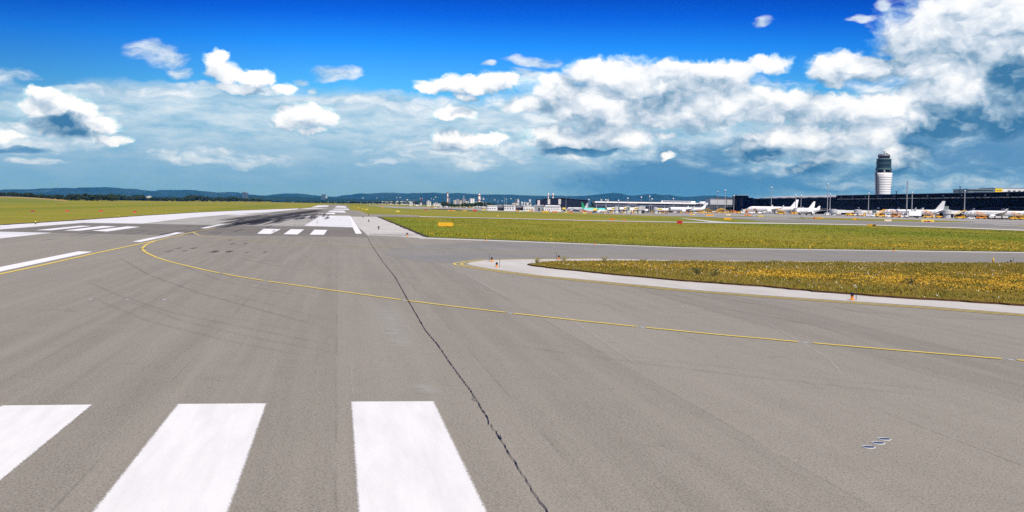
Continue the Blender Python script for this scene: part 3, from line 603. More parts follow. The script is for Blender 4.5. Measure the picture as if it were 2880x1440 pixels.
sign(2114,2122,606,609.4,WHTD,'small black and white sign right of the orange sign',[(.1,.4,.2,.8,BLK),(.6,.75,.2,.8,ORG)])
sign(2132,2147.5,606,609.6,YELL,'plain pale yellow sign under the long white jet')
sign(2288,2314,611,617,YEL,'yellow sign with a red square at its left end and dark figures',[(.02,.2,.1,.9,RED)]+strokes(.25,.75,4)+[(.78,.95,.05,.5,simple('olive',(.2,.18,.02)))],rnd=.2)
sign(2399,2413.5,613.4,619,YEL,'yellow sign ending in a black square, below the yellow baggage loader',strokes(.08,.62,3,ORG)+[(.68,.92,.2,.8,BLK)],rnd=.2)
sign(2440,2463.5,630.8,637.2,YEL,'nearest yellow sign with a black square at the meadow edge',strokes(.05,.52,3,simple('brown',(.25,.12,.01)))+[(.58,.95,.08,.92,BLK),(.72,.84,.3,.75,YELL)],rnd=.2)
sign(2488,2507,617.2,622.6,CREAM,'cream white sign with a red foot in the grass strip',rnd=.15,frame=RED)
sign(2592,2626,617.8,625,YELL,'widest yellow sign with dark red figures along its foot',[(.2,.4,.0,.5,RED),(.45,.68,-.02,.5,simple('maroon',(.2,.01,.02))),(.72,.84,.1,.5,ORG)],rnd=.2)
sign(1939,1948,600.8,604.8,YEL,'yellow sign with an upright stroke under the tail of the middle jet',strokes(.1,.9,3,ORG))
sign(1948.5,1955,602.2,605.4,YELL,'short pale yellow sign right against the yellow one with the stroke')
sign(1984.4,2007,603.2,607.8,YEL,'wide yellow sign on the apron edge below the yellow stair truck',strokes(.1,.95,5,ORG),rnd=.25)
sign(1525,1543,592.8,598,YEL,'yellow sign with dark figures in front of the arched white hall',strokes(.2,.5,2)+[(.6,.65,.2,.8,BLK)],rnd=.2)
sign(1552.6,1568.4,594.2,598.8,ORG,'orange sign with dark figures in front of the dark hangar',strokes(.1,.95,4))
sign(1588,1596,595.4,598.6,YELL,'small pale yellow sign left of the orange one by the green tailed jet')
sign(1600.4,1612,595.6,599.6,ORG,'orange yellow sign in front of the white jet with the green tailed one behind',strokes(.2,.8,3,BRICK))
sign(1640,1649.5,597,600.6,YELL,'pale yellow sign below the green tail')
sign(1656,1664,596.5,600.4,ORG,'orange sign below the aqua fuselage',[(.2,.8,.2,.6,RED)])
sign(1481,1490.5,591.6,594.6,YELL,'pale yellow sign left of the arched white hall'); sign(1491,1500,591,594.8,ORG,'orange sign at the left foot of the arched white hall',strokes(.1,.9,3,BRICK))
sign(1450,1457,590.6,594.2,ORG,'orange sign in front of the dark hangar mouth',[(.2,.7,.2,.7,YEL)]); sign(1459,1471,592,595,CREAM,'cream sign in front of the small white jet')
sign(1356,1366,588,591.6,YELL,'pale yellow sign in front of the tail of the small jet',[(.4,.55,.1,.9,BRICK)])
sign(1331,1341,590,595.4,RED,'red board on the meadow edge left of the hangars',rnd=.1)
sign(1328,1336,588.6,591,ORG,'orange sign above the red board left of the hangars'); sign(1300,1314,591.6,594,YEL,'flat yellow sign in the meadow left of the red board',rnd=.1)
sign(1259,1279,591,593.4,ORG,'flat orange and cream sign in the meadow below the striped chimney',[(.0,.15,.2,.9,CREAM),(.85,1,.2,.9,CREAM)])
sign(1194,1200.5,588.6,592,RED,'faint red board in the far meadow below the refinery',rnd=.1)
sign(1113.8,1124,592.6,597,YELL,'bright yellow sign in the meadow right of the far runway',rnd=.15)
for x0, x1, y0, y1, mm, lb in ((1026.6,1034.8,587.6,590.4,YELL,'pale yellow sign beside the far runway, nearest of a receding row'),(1017.6,1022.8,586.4,588.4,YELL,'pale yellow sign beside the far runway, second of a receding row'),(1005.6,1011,583.6,586,YEL,'yellow sign beside the far runway, third of a receding row'),(994.6,998,580.4,582.4,YEL,'tiny yellow sign beside the far runway, last of a receding row'),(1072.5,1078,582,584.6,ORG,'tiny orange sign alone in the far meadow')):
    sign(x0, x1, y0, y1, mm, lb)
for x0, x1, lb in ((87.6,97,'dark red board in the left meadow, leftmost of four'),(184.2,193.4,'red board in the left meadow, second from the left of four'),(279.6,288.4,'red board with a pale stripe in the left meadow, third of four'),(374.5,382.8,'red board in the left meadow, rightmost of four')):
    sign(x0, x1, 591.6 if x0 < 300 else 593.6, 597 if x0 < 300 else 600, RED, lb, [(.1,.9,.25,.62,BLK if x0 < 100 else simple('bright_red',(.62,.06,.03))),(.05,.95,.0,.12,WHTD)], rnd=.08)
# ------------------------------------------------------------------ vehicles
VEH = 'service vehicles on the apron'
def wheels(t, xs_, hw, r, m=BLK):
    for x in xs_:
        for s in (-1, 1):
            o = MB().tube((x, s*hw-.14, r), (x, s*hw+.14, r), r, r, 12).build('wheel', m, t)
def van(t, L=5.2, W_=1.95, H=2.2, m=WHT):
    z = .35; prof = [(-L/2,z),(L/2-.05,z),(L/2,z+.5),(L/2-.1,z+.75),(L/2-.75,z+.85),(L/2-1.5,H),(-L/2+.15,H),(-L/2,H-.3)]
    MB().prism(prof, -W_/2, W_/2).build('body', m, t)
    MB().prism([(L/2-1.02,z+.92),(L/2-1.45,H-.18),(L/2-2.3,H-.18),(L/2-2.3,z+.92)], -W_/2-.012, W_/2+.012).build('cab_window', GLS, t)
    MB().prism([(-L/2+.5,z+.98),(L/2-2.6,z+.98),(L/2-2.6,H-.22),(-L/2+.5,H-.22)], -W_/2-.012, W_/2+.012).build('side_window', GLS, t)
    wheels(t, (-L*.3, L*.32), W_/2-.1, .34)
def hatch(t, L=4.2, W_=1.75, H=1.5, m=WHT):
    z = .25; MB().prism([(-L/2,z),(L/2,z),(L/2,z+.45),(L/2-.9,z+.62),(L/2-1.6,H),(-L/2+.55,H),(-L/2,z+.65)], -W_/2, W_/2).build('body', m, t)
    MB().prism([(L/2-1.05,z+.64),(L/2-1.62,H-.1),(-L/2+.6,H-.1),(-L/2+.25,z+.66)], -W_/2-.012, W_/2+.012).build('window', GLS, t); wheels(t, (-L*.3, L*.31), W_/2-.08, .31)
def box_truck(t, L=9.5, H=4.0, m=WHT):
    MB().box(-L/2, L/2-2.3, -1.25, 1.25, 1.25, H).build('cargo_box', m, t)
    MB().prism([(L/2-2.1,.55),(L/2,.55),(L/2,1.5),(L/2-.35,2.9),(L/2-2.1,2.9)], -1.2, 1.2).build('cab', WHTD, t)
    MB().prism([(L/2-.1,1.6),(L/2-.38,2.7),(L/2-1.2,2.7),(L/2-1.2,1.6)], -1.215, 1.215).build('cab_window', GLS, t)
    MB().box(-L/2, L/2-.3, -.45, .45, .75, 1.24).build('chassis', DRK, t); wheels(t, (-L*.3, L*.36), 1.0, .5)
def stair_truck(t, top=3.4, m=YEL, mm=None):
    MB().prism([(-3,.5),(3,.5),(3,1.15),(2.6,1.25),(2.3,2.1),(1.2,2.1),(1.1,1.2),(-3,1.1)], -1.05, 1.05).build('chassis', m, t)
    MB().prism([(2.52,1.3),(2.28,2.0),(1.3,2.0),(1.3,1.3)], -1.065, 1.065).build('cab_window', GLS, t)
    MB().prism([(-3.4,1.0),(-3.0,1.0),(2.4,top),(3.6,top),(3.6,top+.25),(2.2,top+.25)], -.8, .8).build('stair_flight', mm or m, t)
    for s in (-.82, .82):
        MB().prism([(-3.3,1.9),(-3.2,2.15),(2.2,top+1.25),(3.6,top+1.25),(3.6,top+1.0),(2.3,top+1.0)], s-.05, s+.05).build('handrail', m, t)
    for x in (-1, 1.4): MB().tube((x,-.7,1.1), (x+.5,-.7,1.2+(x+3.2)/5.6*(top-1)), .09).build('strut', DRK, t)
    wheels(t, (-2, 1.9), .95, .42)
def belt_loader(t, m=YEL, up=2.6):
    MB().prism([(-3,.45),(3,.45),(3,1.1),(.6,1.15),(.4,1.7),(-.5,1.7),(-.7,1.1),(-3,1.0)], -1, 1).build('chassis', m, t)
    MB().prism([(-3.6,1.1),(3.6,up),(3.6,up+.25),(-3.6,1.4)], -1.0, -.3).build('conveyor', m, t); MB().prism([(-3.6,1.41),(3.6,up+.26),(3.6,up+.36),(-3.6,1.5)], -.95, -.35).build('belt', BLK, t)
    wheels(t, (-1.9, 1.9), .9, .4)
def tractor(t, m=YEL):
    MB().prism([(-1.9,.45),(1.9,.45),(1.9,1.2),(.2,1.3),(0,1.2),(-1.9,1.15)], -.8, .8).build('body', m, t)
    MB().prism([(-1.2,1.15),(.1,1.3),(-.05,2.1),(-1.2,2.1)], -.75, .75).build('cab', m, t); MB().prism([(-1.1,1.35),(-.02,1.4),(-.1,1.98),(-1.1,1.98)], -.765, .765).build('cab_window', GLS, t); wheels(t, (-1.2, 1.2), .75, .42)
def cart(t, m=ORG):
    MB().box(-1.7, 1.7, -.8, .8, .5, .68).build('deck', m, t); MB().box(-1.7, 1.7, -.75, .75, .9, 1.9).build('cover', WHTD if m is not WHTD else GRY, t)
    for x in (-1.65, 1.65): MB().box(x-.05, x+.05, -.8, .8, .68, 2.0).build('end_frame', m, t)
    wheels(t, (-1.1, 1.1), .7, .3)
def ambulift(t, m=YELL):
    MB().box(-3.2, 1.2, -1.2, 1.2, 2.6, 5.0).build('lift_box', m, t); MB().prism([(1.4,.55),(3.4,.55),(3.4,1.6),(3.1,2.6),(1.4,2.6)], -1.1, 1.1).build('cab', WHT, t)
    MB().prism([(3.32,1.6),(3.1,2.4),(2.2,2.4),(2.2,1.6)], -1.115, 1.115).build('cab_window', GLS, t)
    MB().box(-3.2, 3.2, -.5, .5, .7, 1.1).build('chassis', DRK, t)
    for a, b in (((-2.6,1.1),(.8,2.6)),((.8,1.1),(-2.6,2.6))): MB().tube((a[0],-.8,a[1]), (b[0],-.8,b[1]), .12).build('scissor_arm', DRK, t)
    wheels(t, (-2.2, 2.2), 1.0, .48)
KIND = dict(van=(van,'van','van'), car=(hatch,'parked_car','car'), truck=(box_truck,'box_truck','truck'), stair=(stair_truck,'stair_truck','stair truck'), loader=(belt_loader,'belt_loader','belt loader'), tug=(tractor,'baggage_tractor','tractor'), cart=(cart,'baggage_cart','baggage cart'), lift=(ambulift,'lift_truck','lift truck'))
PROTO = {}
def vehicle(kind, px, py, head, label, **kw):     # head: heading in degrees, 0 = nose to the right of the picture
    p = G(px, py); fn, nm, cat = KIND[kind]; key = (kind, tuple(sorted((k, getattr(v, 'name', v)) for k, v in kw.items())))
    if key not in PROTO:
        t = thing(nm, label, cat, (0,0,0), 0, VEH); fn(t, **kw); PROTO[key] = t
    else:
        t = copy_tree(PROTO[key]); tag(t, label)
    t.location = (p.x, p.y, p.z+.06); t.rotation_euler = (0, 0, math.radians(head)); return t
V = vehicle
# right end, by the two nearest jets
V('van',2458,609.6,180,'white van left of the yellow passenger stairs under the jet bridge'); V('stair',2476,611.2,10,'yellow passenger stairs rising to the right beside the near jet nose', top=3.6)
V('van',2500,611.2,0,'white van under the nose of the jet with the box truck'); V('stair',2520,612,170,'orange passenger stairs against the forward fuselage left of the box truck', m=ORG, mm=YEL, top=3.2)
V('van',2534,612,180,'white van between the orange stairs and the white box truck'); V('truck',2566,613.2,180,'white box truck parked in front of the near white jet')
V('stair',2611,613.4,175,'yellow orange passenger stairs behind the box truck under the rear fuselage', m=YEL, mm=ORG, top=3.6); V('tug',2640,613.6,0,'yellow tractor on the apron right of the stairs under the jet tail'); V('van',2651,612,180,'small white van under the jet bridge joint', H=1.9)
V('stair',2699,615.4,5,'striped black and yellow passenger stairs below the right jet bridge', m=YEL, mm=BLK, top=3.8); V('car',2730,616.6,180,'white car parked in front of the right jet nose'); V('stair',2759,616.2,178,'orange yellow stairs at the front door of the rightmost jet', m=ORG, mm=YEL, top=3.2)
V('tug',2848,618.6,180,'yellow tractor under the tail of the rightmost jet'); V('stair',2862,618.4,170,'yellow stairs at the rear of the rightmost jet', m=YEL, mm=ORG, top=3.2); V('tug',2875,618.8,0,'yellow tractor at the right frame edge')
V('cart',2788,617,0,'dark baggage cart under the belly of the rightmost jet', m=DRK); V('cart',2806,617.4,0,'baggage cart with brown deck behind the engine of the rightmost jet', m=BRICK); V('cart',2826,617.8,0,'baggage cart between the engine and the tail tractor', m=DRK)
V('cart',2358,606.4,0,'baggage cart with brown deck below the first jet bridge', m=BRICK); V('loader',2391,607.4,0,'long yellow belt loader below the first jet bridge'); V('tug',2404,607.6,180,'white tractor beside the long yellow loader', m=WHT)
V('loader',2431,608.4,0,'yellow belt loader right of the second jet bridge wheels'); V('van',2446,608.8,0,'white minibus beside the yellow loader'); V('cart',2420,608.6,0,'orange baggage cart left of the white minibus', m=ORG)
# middle group
V('stair',2124,600.6,100,'yellow and black stairs against the nose of the long white jet', m=YEL, mm=BLK, top=3.6); V('van',2114,600.6,180,'white van with orange stairs beside it at the long jet nose'); V('van',2084,600.4,180,'white van in front of the dark corner block', H=2.0)
V('stair',2106,600,175,'orange stairs lowered left of the white van at the long jet', m=ORG, top=2.2); V('van',2136,600.6,180,'white van behind the nose of the long white jet'); V('tug',2229,602.6,0,'yellow tractor under the tail of the long white jet'); V('loader',2238,602.4,0,'yellow belt loader behind the tail of the long white jet', up=3.0)
V('cart',2150,601.4,0,'dark baggage cart under the wing of the long white jet', m=DRK); V('cart',2170,601.6,0,'white baggage cart beside the engine of the long white jet', m=WHTD); V('cart',2186,602,0,'grey baggage cart behind the engine of the long white jet', m=GRY); V('cart',2211,602.4,0,'white baggage cart near the tail of the long white jet', m=WHTD); V('van',2327,605.4,180,'white van near the nose of the jet turned to the right')
V('stair',2022,599.4,12,'yellow stairs rising to the right below the grey glass building', m=YEL, top=3.4); V('cart',2008,599.4,0,'orange and white baggage cart left of the yellow stairs', m=ORG); V('tug',2058,599.6,0,'yellow tractor below the corner block'); V('loader',2066,599.6,180,'orange yellow loader below the corner block', m=ORG); V('cart',2044,599.4,0,'white baggage cart at the foot of the light mast', m=WHTD)
V('stair',1968,599.6,170,'yellow stairs at the tail of the middle jet', m=YEL, mm=ORG, top=3.2); V('tug',1931,599.4,180,'orange tractor below the fuselage of the middle jet', m=ORG); V('car',1956,599.6,0,'white car under the tail of the middle jet'); V('tug',1944,599.6,0,'yellow tractor below the rear of the middle jet'); V('car',1990,599.4,0,'white car right of the middle jet')
V('stair',1886,599,100,'black and yellow stairs at the front of the middle jet', m=YEL, mm=BLK, top=3.8); V('van',1904,599.6,0,'white van under the belly of the middle jet'); V('loader',1872,600,0,'orange loader left of the middle jet', m=ORG); V('tug',1858,600,180,'orange yellow tractor below the yellow lettered jet bridge', m=YEL)
V('cart',1846,599.8,0,'orange baggage cart below the yellow lettered jet bridge', m=ORG); V('tug',1833,598.4,0,'yellow tractor in front of the dark gate opening'); V('loader',1839,598.6,180,'yellow loader with raised belt beside the dark gate opening', up=3.0); V('car',1818,598.6,0,'white car in front of the terminal gate')
V('van',1790,599.6,0,'white van below the middle yellow jet bridge', m=WHT); V('car',1804,599.8,180,'orange car at the apron edge below the terminal sign', m=ORG); V('tug',1736,599.8,0,'yellow tractor below the left yellow jet bridge'); V('loader',1722,599,0,'yellow loader below the left yellow jet bridge'); V('cart',1712,598.8,0,'orange baggage cart right of the aqua jet', m=ORG)
V('cart',1748,599,0,'white baggage cart between two yellow jet bridges', m=WHTD); V('cart',1762,599,0,'grey baggage cart between two yellow jet bridges', m=GRY); V('loader',1700,598.6,180,'yellow loader at the nose of the aqua jet'); V('tug',1690,598.4,0,'dark tractor below the aqua jet', m=DRK); V('tug',1650,597.6,180,'orange tractor below the green tail', m=ORG); V('cart',1664,597.8,0,'dark baggage cart below the aqua fuselage', m=DRK)
V('lift',1588,594.6,0,'yellow lift truck left of the white jet'); V('lift',1610,595,180,'yellow lift truck at the side of the white jet'); V('lift',1624,595.4,180,'yellow lift truck next to the green tailed jet'); V('tug',1600,595.8,0,'orange tractor between the yellow lift trucks', m=ORG); V('cart',1580,595,0,'dark baggage cart left of the yellow lift trucks', m=DRK); V('cart',1634,596.4,0,'orange baggage cart under the green tail', m=ORG)
V('van',1575,592.6,0,'dark van at the right end of the arched white hall', m=DRK); V('car',1514,591.6,0,'white car in front of the grey gate shed'); V('car',1520,592,180,'white car left of the arched white hall'); V('car',1502,592,180,'red car left of the grey gate shed', m=RED)
V('lift',1307,586,0,'yellow white lift truck left of the small jet'); V('tug',1321,586.4,0,'orange tractor left of the small jet', m=ORG); V('lift',1334,586.8,180,'white lift truck behind the tail of the small jet', m=WHT); V('tug',1362,588,0,'yellow tractor under the small jet', m=YEL)
V('truck',1174.5,580.5,0,'white box trailer alone left of the refinery'); V('tug',1205,585.4,0,'yellow tractor in front of the refinery'); V('tug',1216,585.6,0,'orange tractor in front of the white tanks', m=ORG); V('van',1225,585.6,0,'cream van in front of the white refinery hall', m=CREAM); V('truck',1245,585,180,'white truck right of the cream van'); V('truck',1260,585.4,180,'white truck below the slim striped chimney')
for k_, px, py, hd, lb, kw in (('stair',1996,600,170,'yellow stairs parked right of the middle jet tail',dict(top=3.2)),('loader',1978,600.6,0,'yellow loader in front of the middle jet tail fin',{}),('tug',1915,600.6,0,'yellow tractor in front of the middle jet wing',{}),('cart',1898,600.6,0,'orange cart in front of the middle jet nose',dict(m=ORG)),
        ('stair',1778,600.4,8,'yellow stairs in front of the tilted yellow jet bridge',dict(top=3.2)),('loader',1756,600,180,'yellow loader in front of the second yellow jet bridge',{}),('stair',1728,599.8,172,'yellow stairs in front of the first yellow jet bridge',dict(top=3.2)),('lift',1676,598.8,0,'yellow lift truck in front of the aqua fuselage middle',{}),
        ('lift',1815,599.4,180,'white lift truck below the gate cube',dict(m=WHT)),('tug',2078,601,180,'yellow tractor left of the dark corner block foot',{}),('stair',2040,600.6,170,'yellow stairs at the foot of the tall mast',dict(top=3.0)),('lift',1552,594.2,180,'white lift truck in front of the arched hall',dict(m=WHT)),('loader',1640,597.4,0,'orange loader just left of the green tail',dict(m=ORG)),('truck',1768,599.2,180,'white box truck between the yellow jet bridges',{}),('stair',2196,603,175,'yellow stairs in front of the half hidden jet',dict(top=3.2))):
    V(k_, px, py, hd, lb, **kw)
# ------------------------------------------------------------------ aircraft
WINS, q_, b_ = mat('cabin_windows'); xx_ = q_.sep(ocoord(q_))[0]
q_.put(b_.inputs['Base Color'], q_.mix(q_.m('GREATER_THAN', q_.m('FRACT', q_.m('MULTIPLY', xx_, 1.15)), .55), (.85,.85,.85), (.02,.024,.032))); b_.inputs['Roughness'].default_value = .3
def jet(label, xn, xt, foot, L=38.0, away=True, body=WHT, finm=None, belly=None, R=1.75, up=None, wn_=True, group='parked white airliners', finh=None, yawdeg=None, engines=True):
    """xn / xt: photo columns of nose and tail tip, foot: row where the wheels stand"""
    c = G((xn+xt)/2, foot); ext = abs(xt-xn)*c.y/F; L = max(L, ext); co = min(1, ext/L); yaw = math.acos(co) if yawdeg is None else math.radians(yawdeg)
    if not away: yaw = -yaw
    h = yaw if xn > xt else math.pi-yaw
    fb = finm or body; t = thing('airliner', label, 'airliner', (c.x, c.y, c.z+.08), h, group); s = L/38.0
    zc = 1.75*s+R; H = finh or 11.3*s
    st = [(.5,.04,-.55),(.494,.22,-.48),(.48,.46,-.36),(.455,.72,-.2),(.42,.92,-.06),(.375,1,0),(.2,1,0),(0,1,0),(-.18,1,0),(-.27,.93,.06),(-.35,.75,.22),(-.43,.46,.44),(-.485,.2,.62),(-.5,.08,.68)]
    n = 20
    def rings(a0, a1, k=1.0): return [[(x*L, R*r*k*math.cos(a0+(a1-a0)*i/n), zc+R*dz+R*r*k*math.sin(a0+(a1-a0)*i/n)) for i in range(n)] for x, r, dz in st]
    MB().loft(rings(0, 2*math.pi)).build('fuselage', body, t, True)
    if belly:
        lo_ = [[(x*L, R*r*1.012*math.cos(math.pi+.0+math.pi*i/n), zc-.12*R+R*dz+R*r*1.012*math.sin(math.pi+math.pi*i/n)) for i in range(n+1)] for x, r, dz in st]
        MB().loft(lo_, False).build('belly', belly, t, True)
    MB().prism([(.452*L,zc+.30*R),(.466*L,zc+.22*R),(.47*L,zc+.10*R),(.446*L,zc+.16*R)], -R*.66, R*.66).build('cockpit_window', GLS, t)
    if wn_:
        for sy in (-1, 1): MB().box(-.30*L, .36*L, sy*R*.985-.03, sy*R*.985+.03, zc+.16*R, zc+.16*R+.38).build('window_strip', WINS, t)
    for x in (.405, -.335):
        for sy in (-1, 1): MB().box(x*L-.42, x*L+.42, sy*R*(.965 if x > 0 else .80)-.03, sy*R*(.965 if x > 0 else .80)+.03, zc-.25*R, zc+.62*R).build('door', WHTD, t)
    for sy in (-1, 1):
        def wing(x0, c0, x1, c1, y0, y1, z0, z1, th0, th1):
            def sec(x, c_, y, z, th): return [(x, y, z), (x-.3*c_, y, z+th/2), (x-c_, y, z+.02), (x-.3*c_, y, z-th/2)]
            return MB().loft([sec(x0, c0, sy*y0, z0, th0), sec(x1, c1, sy*y1, z1, th1)])
        wing(.11*L, .17*L, -.055*L, .045*L, R*.55, .43*L, zc-.62*R, zc-.62*R+.05*L, .75*s, .18*s).build('wing', WHTD, t)
        MB().loft([[(-.055*L-.1,sy*.43*L,zc-.62*R+.05*L),(-.075*L,sy*.43*L,zc-.62*R+.05*L+.08),(-.10*L,sy*.43*L,zc-.62*R+.05*L)], [(-.095*L,sy*.44*L,zc-.62*R+.1*L),(-.1*L,sy*.44*L,zc-.62*R+.1*L+.02),(-.112*L,sy*.44*L,zc-.62*R+.1*L)]]).build('winglet', fb if finm else WHTD, t)
        wing(-.385*L, .10*L, -.465*L, .04*L, R*.2, .165*L, zc+.45*R, zc+.45*R+.018*L, .35*s, .12*s).build('tailplane', WHTD, t)
        if engines:
            ey = sy*.145*L; ez = zc-.62*R-.62*s
            e = MB().loft([[(x*s+.09*L, ey+r*s*math.cos(2*math.pi*i/14), ez+r*s*math.sin(2*math.pi*i/14)) for i in range(14)] for x, r in ((2.0,.82),(1.85,.98),(.8,1.06),(-.8,.92),(-1.9,.62))]).build('engine', WHT, t, True)
            MB().tube((2.01*s+.09*L, ey, ez), (2.03*s+.09*L, ey, ez), .76*s, .76*s, 14).build('fan_inlet', BLK, e); MB().tube((-1.9*s+.09*L,ey,ez), (-2.5*s+.09*L,ey,ez), .5*s, .2*s, 10).build('exhaust_cone', DRK, e)
            MB().prism([(1.2*s+.09*L,ez+.9*s),(-1.4*s+.09*L,ez+.8*s),(-1.6*s+.09*L,zc-.5*R),(.6*s+.09*L,zc-.5*R)], ey-.14, ey+.14).build('pylon', WHTD, t)
    zt_ = zc+R*.75
    MB().prism([(-.29*L,zt_+.05),(-.345*L,zt_+.09*(H-zt_)+.2),(-.452*L,H),(-.493*L,H),(-.468*L,zt_-.1)], -.16, .16).build('tail_fin', fb, t)
    gx = [(.36*L,(0,)), (-.025*L,(-2.4*s,2.4*s))]
    for x, ysn in gx:
        for y in ysn:
            g = MB().tube((x,y,.5), (x,y,zc-R*.7), .13).build('landing_gear', GRY, t)
            for dy in (-.28, .28): MB().tube((x,y+dy-.12,.48), (x,y+dy+.12,.48), .48, .48, 12).build('wheel', BLK, g)
    return t
jet('long white airliner with its nose left in front of the dark corner block', 2099, 2246, 600.8, 41, True, finh=12.2, R=1.95)
jet('white airliner half hidden behind the long jet, only its tail clear', 2172, 2293, 601.6, 36, True, finh=10.9)
jet('white airliner turned with its nose to the right below the pale mast', 2228, 2320, 605.6, 33, False, finh=6.6)
jet('near white airliner with rows of windows behind the white box truck', 2493, 2643, 611.6, 38.5, True, finh=10.6, R=1.6)
jet('rightmost white airliner whose tail touches the right frame', 2727, 2895, 616.8, 38.5, True, finh=10.6, R=1.6)
jet('white airliner with yellow stairs at both ends in front of the glass terminal', 1872, 1992, 599, 44, True, finh=11.6, R=2.0)
jet('aqua and white airliner with a green tail, nose to the right', 1709, 1633, 598.4, 34, True, AQUA, GREEN, WHT, finh=11.8, R=1.95, group='coloured and small jets')
jet('white airliner behind the yellow lift trucks, left of the green tail', 1594, 1652, 595.4, 34, True, finh=11.4, R=1.95)
def bizjet(label, xn, xt, foot, L=20, tt=True, m=WHT):
    t = jet(label, xn, xt, foot, L, False, m, None, None, .1*L/2+.15, engines=False, group='coloured and small jets', finh=.27*L, wn_=True)
    R = .1*L/2+.15; zc = 1.75*L/38+R
    for sy in (-1, 1): MB().tube((-.25*L, sy*(R+.5), zc+.3*R), (-.37*L, sy*(R+.5), zc+.35*R), .5, .34, 12).build('engine', m, t)
    return t
bizjet('small white jet with its tail left, beside the white hangar', 1378, 1340, 588.4, 24)
bizjet('small white jet in front of the white windowed hangar', 1388, 1412, 589.2, 16); bizjet('small white jet before the middle hangar wall', 1427, 1447, 589.6, 14)
bizjet('small white jet pointing at the right hangar doorway', 1462, 1484, 591, 15)
# ------------------------------------------------------------------ buildings
def prow(x0, x1, yt, Y, yb=None):                 # world span of a facade at depth Y: left x, right x, base z, top z
    a = Wp(x0, yt, Y); b = Wp(x1, yt, Y); xm = (a.x+b.x)/2
    return a.x, b.x, ztf(xm, Y), Wp((x0+x1)/2, yt, Y).z
def wallbox(t, wd, dep, h, m, nm='wall', z0=-1.0): return MB().box(-wd/2, wd/2, 0, dep, z0, h).build(nm, m, t)
# --- the long pier with its dark glass front
A_ = Wp(2118, 590, 1230); B_ = Wp(2880, 590, 667); dv = Vector((B_.x-A_.x, B_.y-A_.y, 0)); LP = dv.length; ang = math.atan2(dv.y, dv.x)
pier = thing('terminal_pier', 'long dark glass terminal pier with pale curved roof along the right horizon', 'terminal', (A_.x, A_.y, 0), ang)
HP, LE = 16.6, LP*1.25; DP = 34      # local x along the facade (towards the viewer), local y behind it
MB().box(0, LE, 0, DP, 6.2, HP-3.4).build('glass_facade', NAVY, pier)
MB().box(0, LE, 2.5, DP-.2, -4, 6.2).build('ground_floor', NAVY2, pier)
MB().box(-1, LE, -1.2, -.02, 4.6, 6.6).build('ledge', simple('slate_ledge', (.02,.02,.042), .6, 0, .25, .1, .03), pier)
for a, b, z in ((.46,.60,7.2),(.63,.74,7.4),(.78,.88,7.4),(.92,1.03,7.4),(1.06,1.2,7.4)): MB().box(LE*a/1.25, LE*b/1.25, -.6, -.05, z-.5, z).build('ledge', simple('slate_trim', (.045,.045,.07), .6, 0, .2, .1, .03), pier)
MB().box(LP*.455, LE, -1.6, DP, HP-2.6, HP).build('fascia', NAVY2, pier)
MB().box(0, LP*.455-.05, -.8, DP, HP-3.4, HP-1.9).build('fascia', NAVY2, pier)
lt = MB(); x = 4.0
while x < LE-8:
    l = random.uniform(3, 16); lt.box(x, x+l, -.5, -.05, HP-3.35, HP-2.62+random.uniform(-.25, 0)); x += l+random.uniform(.3, 3)
lt.build('light_strip', simple('pale_strip', (.42,.42,.44), .5, 0, .2, .2), pier)
for k in range(16):
    x = LP*.47+k*(LE-LP*.47)/16+random.uniform(0, 8); MB().box(x, x+2.2, -1.9, -1.61, HP-1.7, HP-1.2).build('fascia_lamp', LGRY, pier)
ml = MB()
for k in range(int(LE/6)): ml.box(k*6+2, k*6+2.12, -.12, -.005, 6.6, HP-3.4)
ml.build('mullions', simple('mullion', (.0015,.0015,.010), .5, 0, .1, .5, .02), pier)
rf = [[(x, -1.4+(DP+1.4)*j/8, HP-1.9+(2.6*math.sin(math.pi*(.12+.76*j/8)))*min(1, .25+x/70)+.18*math.sin(x*.21)) for j in range(9)] for x in np.linspace(6, LP*.455, 60)]
vs_ = [p for r in rf for p in r]; vs2 = [(p[0], p[1], p[2]-.35) for p in vs_]; nn_ = 9
fs_ = [(i*nn_+j, i*nn_+j+1, (i+1)*nn_+j+1, (i+1)*nn_+j) for i in range(59) for j in range(8)]
rb = MB().add(vs_, fs_); rb.add(vs2, [f[::-1] for f in fs_]); rb.add([q for r in rf for q in (r[0], (r[0][0], r[0][1], r[0][2]-.8))], [(2*i, 2*i+1, 2*i+3, 2*i+2) for i in range(59)])
rb.build('roof', simple('pale_metal_roof', (.56,.54,.50), .5, .1, .18, .05), pier)
rr = MB().box(LP*.455, LE, -1.4, DP, HP+.004, HP+.35); rr.build('roof_edge', LGRY, pier)
# gate number lamps on the ledge
for k, px in enumerate((2418.5, 2474, 2531, 2597, 2667.5, 2743, 2825)):
    s_ = (px-1440)/F; tt = (s_*A_.y-A_.x)/(dv.x-s_*dv.y)
    b = MB().box(tt*LP-2.0, tt*LP+2.6, -2.2, -1.21, 5.0, 6.6).build('gate_sign', NAVY2, pier)
    MB().box(tt*LP-1.6, tt*LP+.2, -2.23, -2.201, 5.1, 6.4).build('gate_letter', simple('rosy_white', (.55,.42,.38), .5), b); MB().box(tt*LP+.4, tt*LP+2.3, -2.23, -2.201, 5.5, 6.6).build('gate_number', WHT, b)
